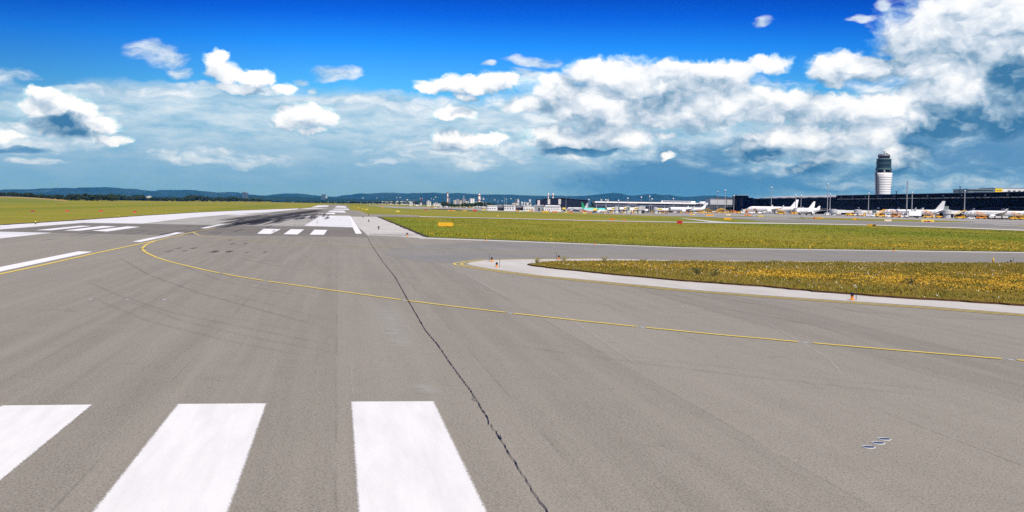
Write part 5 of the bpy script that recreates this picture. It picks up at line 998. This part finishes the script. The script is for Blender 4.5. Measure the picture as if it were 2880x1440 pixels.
def plant(kind, px, yt, yb, Y, label, group, wf=1.0):
    a = Wp(px, yt, Y); b = Wp(px, yb, Y); h = max(1.5, a.z-b.z)
    if kind not in TP:
        t = tree_proto(10, *{'round':(9,False,480,1),'loose':(8,False,300,2),'slim':(3.2,True,260,3),'bush':(14,False,420,4),'dark':(10,False,520,5)}[kind]); TP[kind] = t
    else: t = copy_tree(TP[kind])
    t.location = (b.x, Y, b.z-.05); t.rotation_euler = (0, 0, random.uniform(0, 6.3)); s = h/9.6; t.scale = (s*wf, s*wf, s)
    tag(t, label, 'tree', group)
for px in np.arange(2, 330, 5.2):
    px = float(px)+random.uniform(-2, 2); yb = float(np.interp(px, [0,60,100,208,330], [553.6,555.4,557.6,566.6,568.6])); yt = yb-random.uniform(9, 14)-(7.5 if 200 < px < 330 else 0)
    plant(random.choice(['round','bush','dark','loose']), px, yt, yb, 1640+random.uniform(-60, 160), 'dark green tree of the wood edge behind the left meadow', 'trees behind the left meadow', 1.25)
plant('loose', 50.5, 540.4, 556, 1600, 'tallest tree with a ragged crown standing above the left wood edge', 'tall trees on the left'); plant('dark', 199, 546.6, 566, 1600, 'round brown green tree above the left wood edge, right of the ragged one', 'tall trees on the left', 1.0); plant('round', 37, 544, 555, 1600, 'pale green tree just left of the ragged tall tree', 'tall trees on the left')
for px in np.arange(332, 760, 5.6):
    px = float(px)+random.uniform(-2, 2); yb = 568.8+random.uniform(-.3, .2); yt = yb-random.uniform(10, 14)-(5.0 if 530 < px < 565 or 335 < px < 400 else 0)+(3.5 if px > 700 else 0)
    plant(random.choice(['round','bush','dark','loose']), px, yt, yb, 2500+random.uniform(-100, 250), 'bluish green tree in the row behind the left end of the runway', 'trees behind the far left runway', 1.3)
for px in np.arange(765, 1172, 7.0):
    px = float(px)+random.uniform(-3, 3); yb = 572+(px-765)*.007; yt = yb-random.uniform(4.5, 6.5)
    plant(random.choice(['bush','dark']), px, yt, yb, 3600+random.uniform(-100, 300), 'tiny dark tree in the belt behind the far end of the runway', 'trees beyond the runway end', 1.7)
for px in (1163,1167,1170.5,1174,1178): plant('slim', px, 566+random.uniform(-1.5, 1), 576, 2600, 'slim dark poplar in the short row left of the refinery', 'poplars left of the refinery', 1.2)
for px, yt, k in ((1246,571,'dark'),(1253,570,'bush'),(1262,573,'bush'),(1271,574,'dark'),(1280,574.5,'bush'),(1290,574,'round'),(1300,574,'dark'),(1309,572.5,'bush'),(1318,572.5,'dark'),(1327,571.5,'round'),(1337,571,'dark'),(1346,567.5,'round'),(1353,569.5,'dark'),(1360,571.5,'bush'),(1367,571,'dark'),(1374,570.8,'round'),(1381,573,'bush')):
    plant(k, px, yt, 584, 1700+random.uniform(-40, 60), 'dark green tree of the hedge between the refinery and the small jet', 'trees in front of the refinery', 1.25)
for px, yt in ((1671,565),(1676,568),(1668.5,570)): plant('dark', px, yt, 585, 1550, 'small dark tree at the left end of the middle terminal', 'trees at the terminal end', .8)
# ------------------------------------------------------------------ far houses, refinery
def house(px0, px1, yt, yb, Y, m, label, group, cat='house', rf_=None, win=True, flat=True):
    a = Wp(px0, yt, Y); b = Wp(px1, yb, Y); wd = b.x-a.x; h = a.z-b.z; t = thing('building', label, cat, ((a.x+b.x)/2, Y, b.z), 0, group); d = max(6, wd*.5)
    if flat: MB().box(-wd/2, wd/2, 0, d, -3, h*.93).build('wall', m, t); MB().box(-wd/2-.3, wd/2+.3, -.3, d+.3, h*.93, h).build('roof', rf_ or FARGREY, t)
    else: MB().box(-wd/2, wd/2, 0, d, -3, h*.62).build('wall', m, t); MB().prism([(-wd/2-.5,h*.6),(wd/2+.5,h*.6),(wd*.3,h),(-wd*.3,h)], -.5, d+.5).build('roof', rf_ or BRICK, t)
    if win:
        bb = MB(); nz = max(1, int(h/4)); nx_ = max(2, int(wd/5))
        for i in range(nx_):
            for j in range(nz): bb.box(-wd*.46+i*wd*.92/nx_, -wd*.46+i*wd*.92/nx_+wd*.5/nx_, -.12, -.01, h*(.12+.78*j/nz), h*(.12+.78*j/nz)+h*.38/nz)
        bb.build('windows', simple('far_window', (.09,.11,.14), .3) if 'far_window' not in MATS else MATS['far_window'], t)
    return t
TOWN = 'white town houses on the horizon'
house(415.5,424,550.5,560,2900,PALE,'white tower house above the trees in the left third','single far buildings','building'); house(406,415,552.5,558,2900,PALE,'lower white annexe left of the white tower house','single far buildings','building')
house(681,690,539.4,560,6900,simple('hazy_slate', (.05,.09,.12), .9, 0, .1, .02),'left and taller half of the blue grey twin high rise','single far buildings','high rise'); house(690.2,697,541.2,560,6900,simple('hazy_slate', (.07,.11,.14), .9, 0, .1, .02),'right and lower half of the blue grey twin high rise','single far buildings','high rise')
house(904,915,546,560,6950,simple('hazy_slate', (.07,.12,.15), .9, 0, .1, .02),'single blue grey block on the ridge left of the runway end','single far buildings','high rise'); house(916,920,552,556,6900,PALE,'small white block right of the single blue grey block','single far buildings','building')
t = house(440,480,566.4,572,2050,BRICK,'low reddish bunker with a dark door on the left meadow edge','single far buildings','bunker',simple('rust_roof',(.34,.2,.12)),False,False); MB().box(-3.5, 6, -.2, -.02, .2, 2.4).build('door', BLK, t)
for i, px in enumerate(list(np.linspace(818, 990, 13))+list(np.linspace(1003, 1062, 8))+list(np.linspace(1066, 1160, 22))):
    px = float(px)+random.uniform(-3, 3); w_ = random.uniform(3, 8); yb = 569.6+(px-818)*.008; hh = random.uniform(2.2, 4.5)+(3 if px > 1066 else 0)*random.uniform(.3, 1)
    house(px, px+w_, yb-hh, yb+1.5, 4200+random.uniform(0, 500), random.choice([PALE, PALE, WHTD, BEIGE]), 'small pale town house in the white row before the hills', TOWN, 'house', random.choice([FARGREY, BRICK, PALE]), True, random.random() < .6)
for i in range(26):
    px = random.choice([random.uniform(1060, 1250), random.uniform(1000, 1160), random.uniform(1300, 1500)]); yr = np.interp(px, [p[0] for p in RIDGE], [p[1] for p in RIDGE]); yb = random.uniform(yr+9, 565)
    w_ = random.uniform(1.5, 3.5); house(px, px+w_, yb-random.uniform(.7, 1.4), yb+1, 12300+random.uniform(-100, 200)+(565-yb)*60, PALE, 'tiny pale house scattered on the blue hillside', 'houses on the hillside', 'house', None, False, True)
RF = 'refinery blocks and tanks'
REF = [(1152,1160,569,577,PALE,'narrow white silo block right of the town houses'),(1181,1186,570,580,PALE,'white tank house beside the dark short stack'),(1200,1212,566,577,WHTD,'grey white hall right of the thin dark stack'),(1203,1207,563,568,PALE,'small white turret on the refinery left part'),(1218,1240,571.5,583,PALE,'broad white refinery hall with a dark gate'),(1221,1231,568,572,FARGREY,'grey upper storey behind the broad white hall'),
       (1275,1283,562,577,WHTD,'pale process block right of the slim striped chimney'),(1284,1291,559.5,576,simple('process_grey',(.30,.30,.32),.7,0,.4,.3),'tall grey process block with dark frames'),(1292,1299,563,577,BEIGE,'beige process block in the refinery middle'),(1301,1309,558.5,575,simple('process_grey',(.30,.30,.32),.7,0,.4,.3),'slender grey process tower left of the white domes'),
       (1322,1334,557.5,574,WHT,'bright white boiler house left of the thick checked chimney'),(1310,1318,565,575,PALE,'round white tank block left of the boiler house'),(1338,1346,566,574,PALE,'white low block at the foot of the checked chimney'),(1352,1358,567,573,BEIGE,'beige shed right of the checked chimney'),
       (1449,1455,561,575,simple('stair_tower_grey',(.10,.10,.12)),'dark grey tower block behind the right hangars'),(1455.4,1460,562,575,PALE,'white tower block next to the dark grey one'),(1440,1456,570,577,BEIGE,'beige hall behind the hangars'),(1466,1470,566.5,577,PALE,'thin white tower behind the right hangar'),(1478,1494,569,577.5,PALE,'white hall with a turret behind the cream hangar'),(1488,1493,560,569.4,PALE,'white turret rising from the hall behind the cream hangar'),(1473,1480,567.5,577,WHTD,'grey white block left of the turreted hall')]
for x0, x1, yt, yb, m, lb in REF: house(x0, x1, yt, yb, 3000+(x0 % 7)*20 if x0 < 1400 else 1750+(x0 % 5)*12, m, lb, RF, 'industrial building')
for px, yt, yb, lb in ((1300.5,556,575,'thin grey pipe mast in the refinery'),(1277.5,558.5,576,'thin grey pipe mast on the pale process block'),(1315,560,575,'thin pipe mast left of the boiler house'),(1330,553.5,559,'thin vent on the boiler house roof')):
    pole(px, yt, yb, 2990, lb, .9)
for px, yt, lb in ((1400.5,562,'slim pale aerial left of the windowed hangar'),(1419.5,553,'tallest slim aerial above the windowed hangar'),(1425,557,'slim aerial right of the tallest one'),(1360,565,'slim aerial before the hedge, left one'),(1367,566.5,'slim aerial before the hedge, right one')):
    c = Wp(px, yt, 1650); t = thing('aerial', lb, 'aerial mast', (c.x, 1650, -3.6), 0, 'slim aerials behind the hangars'); MB().tube((0,0,0), (0,0,c.z+3.6), .22, .1, 6).build('pole', LGRY, t)
    for z in (.8, .9): MB().box(-.7, .7, -.05, .05, (c.z+3.6)*z, (c.z+3.6)*z+.15).build('crossbar', LGRY, t)
# ------------------------------------------------------------------ grass island and meadow tufts
up_b = [(1487,746.5),(1515,742),(1560,739),(1700,737),(1920,738),(2293,740.8),(2560,742),(2880,743.6),(3200,747)]; lo_b = [(3200,884),(2880,862.5),(2700,850.6),(2516,839.4),(2293,822.6),(2143.6,807.7),(1920,792.6),(1700,772),(1549,756.5),(1500,750)]
def ragged(P, j, step=.5):
    R = []
    for a, b in zip(P, P[1:]):
        n = max(1, int((b-a).length/step)); R += [a.lerp(b, i/n)+Vector((random.uniform(-j,j), random.uniform(-j,j), 0)) for i in range(n)]
    return R+[P[-1]]
isl = ragged(gp(up_b+lo_b), .12)
def raised(name, pts, z0, z1, m, side=None):
    n = len(pts); c = MB().prism([(p.x, p.y) for p in pts], z0, z1, 'z')
    return c
ib = bmesh.new(); f_ = ib.faces.new([ib.verts.new((p.x, p.y, .115)) for p in isl]); bmesh.ops.triangulate(ib, faces=[f_])
for v in ib.verts: pass
me = bpy.data.meshes.new('grass_island'); ib.normal_update()
for f in ib.faces:
    if f.normal.z < 0: f.normal_flip()
ib.to_mesh(me); ib.free(); o = link('grass_island', me, None); o['kind'] = 'structure'
sk = MB(); n = len(isl); sk.add([(p.x, p.y, .019) for p in isl]+[(p.x, p.y, .115) for p in isl], [(i, (i+1)%n, n+(i+1)%n, n+i) for i in range(n)]); sk.build('soil_edge', M_SOIL, o)
ISL, q_, b_ = mat('island_turf'); oc_ = ocoord(q_); X3 = q_.sep(oc_)
c_ = q_.mix(q_.mrange(q_.noise(oc_, .35, 5, .65)[0], .35, .65), (.15,.125,.016), (.26,.175,.032)); c_ = q_.mix(q_.mrange(q_.noise(oc_, 1.4, 5, .7)[0], .48, .7, 0, .8), c_, (.06,.065,.012)); c_ = q_.mix(q_.mrange(q_.noise(oc_, 3.0, 4, .7)[0], .58, .72, 0, .6), c_, (.34,.33,.15))
q_.put(b_.inputs['Base Color'], c_); b_.inputs['Roughness'].default_value = 1; b_.inputs['Specular IOR Level'].default_value = .05; me.materials.append(ISL)
ISLB, q_, b_ = mat('island_blades'); oc_ = ocoord(q_)
c_ = q_.mix(q_.mrange(q_.noise(oc_, .35, 5, .65)[0], .35, .65), (.175,.155,.018), (.31,.215,.04)); c_ = q_.mix(q_.mrange(q_.noise(oc_, 5, 3, .7)[0], .5, .7, 0, .7), c_, (.36,.34,.15)); c_ = q_.mix(q_.mrange(q_.noise(oc_, .9, 4, .7)[0], .5, .68, 0, .7), c_, (.11,.12,.016))
q_.put(b_.inputs['Base Color'], c_); b_.inputs['Roughness'].default_value = 1; b_.inputs['Specular IOR Level'].default_value = .05
def inside(px_, py_, poly):
    c = np.zeros(len(px_), bool); n = len(poly); j = n-1
    for i in range(n):
        xi, yi, xj, yj = poly[i][0], poly[i][1], poly[j][0], poly[j][1]
        with np.errstate(divide='ignore', invalid='ignore'):
            c ^= ((yi > py_) != (yj > py_)) & (px_ < (xj-xi)*(py_-yi)/(yj-yi+1e-12)+xi)
        j = i
    return c
def vnoise(x, y, sc, seed):
    r = np.random.default_rng(seed); T = r.random((128, 128)); x = x*sc; y = y*sc; xi = np.floor(x).astype(int); yi = np.floor(y).astype(int); fx = x-xi; fy = y-yi; fx = fx*fx*(3-2*fx); fy = fy*fy*(3-2*fy)
    g = lambda a, b: T[a % 128, b % 128]
    return (g(xi,yi)*(1-fx)+g(xi+1,yi)*fx)*(1-fy)+(g(xi,yi+1)*(1-fx)+g(xi+1,yi+1)*fx)*fy
def tufts(name, x, y, z, h, w_, m, lean=.35, kind='stuff', parent=None):
    n = len(x); a = rng.uniform(0, 2*math.pi, n); ca, sa = np.cos(a), np.sin(a); la = rng.normal(0, lean, (n, 2))*h[:, None]
    v = np.empty((n, 3, 3)); v[:, 0] = np.stack([x-ca*w_, y-sa*w_, z], 1); v[:, 1] = np.stack([x+ca*w_, y+sa*w_, z], 1); v[:, 2] = np.stack([x+la[:, 0], y+la[:, 1], z+h], 1)
    me = bpy.data.meshes.new(name); me.vertices.add(3*n); me.vertices.foreach_set('co', v.ravel()); me.loops.add(3*n); me.loops.foreach_set('vertex_index', np.arange(3*n, dtype=np.int32))
    me.polygons.add(n); me.polygons.foreach_set('loop_start', np.arange(0, 3*n, 3, dtype=np.int32)); me.polygons.foreach_set('loop_total', np.full(n, 3, dtype=np.int32)); me.update(calc_edges=True)
    o = link(name, me, m, parent); o['kind'] = kind; return o
ip = [(p.x, p.y) for p in gp(up_b+lo_b)]; ix = np.array([p[0] for p in ip]); iy = np.array([p[1] for p in ip])
x = rng.uniform(ix.min(), ix.max(), 260000); y = rng.uniform(iy.min(), iy.max(), 260000); k = inside(x, y, ip); x, y = x[k][:52000], y[k][:52000]; n = len(x)
clump = vnoise(x, y, .9, 3)*.6+vnoise(x, y, .3, 4)*.4
h = (.03+.13*clump**2+rng.gamma(2, .012, n)); tufts('grass', x, y, np.full(n, .113), h, .012+.05*clump*rng.random(n), ISLB)
# yellow drifts: a band across the middle of the island, denser to the right
x = rng.uniform(ix.min(), ix.max(), 500000); y = rng.uniform(iy.min(), iy.max(), 500000); k = inside(x, y, ip); x, y = x[k], y[k]
pxx = 1440+F*x/y; s0 = np.interp(pxx, [1500,1980,2100,2250,2500,2880], [748,758,772,782,790,806]); pyy = 576-.0+.0155*(pxx-1440)+F*HC/y
band = np.exp(-((pyy-s0)/np.interp(pxx, [1500,2000,2500,2880], [4,9,15,20]))**2)
pr = band*np.clip((vnoise(x, y, .35, 8)*.6+vnoise(x, y, 1.1, 9)*.5-.30)*3.2, 0, 1)*np.interp(pxx, [1500,1950,2060,2900], [.02,.35,.55,1.0])+.012*np.clip(vnoise(x, y, .3, 11)*3-1.2, 0, 1)
k = rng.random(len(x)) < pr*.50; x, y = x[k], y[k]; n = len(x); tufts('flowers', x, y, np.full(n, .17), rng.uniform(.02, .08, n), rng.uniform(.016, .042, n), M_FLOW, .9)
x = rng.uniform(ix.min(), ix.max(), 60000); y = rng.uniform(iy.min(), iy.max(), 60000); k = inside(x, y, ip); x, y = x[k], y[k]; k = rng.random(len(x)) < .10*np.clip(vnoise(x, y, .5, 21)*3-1.3, 0, 1); x, y = x[k], y[k]; n = len(x); tufts('flowers', x, y, np.full(n, .15), rng.uniform(.03, .08, n), rng.uniform(.02, .045, n), M_FLOWW, .9)
# big meadow between the taxiways
mp = [(p.x, p.y) for p in gp([(1066,611),(1165,651),(1202,667),(1400,675),(1700,686.2),(1920,695),(2400,702),(2880,708.6),(3050,711),(3050,655),(2880,650.6),(2660,642.2),(2440,635.2),(2140,630.6),(1856,626.6),(1620,621.8),(1300,614),(1180,611.4)])]
mx = np.array([p[0] for p in mp]); my = np.array([p[1] for p in mp]); N_ = 900000
y = 1/rng.uniform(1/my.max(), 1/my.min(), N_); x = rng.uniform(mx.min(), mx.max(), N_); k = inside(x, y, mp); x, y = x[k][:110000], y[k][:110000]; n = len(x)
cl_ = vnoise(x, y, .45, 31)*.55+vnoise(x, y, .13, 32)*.45
h = (.05+.17*cl_**2+rng.gamma(2, .013, n)); tufts('grass', x, y, zt(x, y)-.01, h, .02+.09*cl_*rng.random(n)*np.clip(y/140, .8, 2), M_BLADE)
x = rng.uniform(mx.min(), mx.max(), N_); y = 1/rng.uniform(1/my.max(), 1/my.min(), N_); k = inside(x, y, mp); x, y = x[k], y[k]
pxx = 1440+F*x/y; pyy = 576+.0155*(pxx-1440)+F*HC/y
edge = np.exp(-((pyy-np.interp(pxx, [1200,1700,2300,2880], [660,676,688,698]))/np.interp(pxx, [1200,1900,2880], [7,6,12]))**2)*np.interp(pxx, [1200,1650,2000,2300,2880], [.5,.15,.1,.5,1])
pr = edge*np.clip(vnoise(x, y, .16, 41)*2.6-.9, 0, 1)+.04*np.clip(vnoise(x, y, .06, 42)*4-2.6, 0, 1); k = rng.random(len(x)) < pr*.05; x, y = x[k], y[k]; n = len(x); tufts('flowers', x, y, zt(x, y)+.15, rng.uniform(.05, .14, n), rng.uniform(.05, .12, n), M_FLOW, .9)
# weeds poking over the concrete at the island tip and a few dark herb clumps
for px, py, h_, lb in ((1512,742.5,.42,'tall weed clump at the tip of the grass island'),(1585,739.4,.45,'tall dry weed on the upper edge of the island near its tip'),(1700,737.6,.4,'weed clump on the upper island edge in the middle'),(2010,783,.5,'dark green herb clump low in the island, left part'),(1960,777,.5,'dark herb clump left of the pale flowers in the island'),(2560,806,.45,'grey green herb clump below the orange drift')):
    p = G(px, py); r = random.Random(int(px)); t = thing('weed_clump', lb, 'plant', (p.x, p.y, .03), 0, 'weeds on the grass island'); m = MB(); ms = MB()
    for _ in range(46):
        a = r.uniform(0, 6.3); d = r.uniform(.05, .35); hh = h_*r.uniform(.35, 1); e = Vector((math.cos(a)*d, math.sin(a)*d, hh)); s = r.uniform(.015, .04)
        m.add([e+Vector((-s,0,-s)), e+Vector((s,0,-s*.5)), e+Vector((0,s,s*1.6))], [(0,1,2)]); ms.tube((0,0,0), e, .006, .003, 4)
    m.build('leaves', LEAF if py > 760 else ISLB, t); ms.build('stems', BARK, t)
# ------------------------------------------------------------------ haze
hz_ = bpy.data.materials.new('haze'); hz_.use_nodes = True; hn = hz_.node_tree; hn.nodes.clear(); q_ = NT(hn)
pv = q_.n('ShaderNodeVolumePrincipled'); pv.inputs['Color'].default_value = (.045, .34, 1.0, 1); pv.inputs['Absorption Color'].default_value = (1, 1, 1, 1); pv.inputs['Density'].default_value = 3.4e-5; pv.inputs['Anisotropy'].default_value = 0
ho = q_.n('ShaderNodeOutputMaterial'); q_.put(ho.inputs['Volume'], pv.outputs[0])
hb = MB().box(-29000, 29000, -2900, 33500, -5, 215).build('haze', hz_); hb['kind'] = 'stuff'
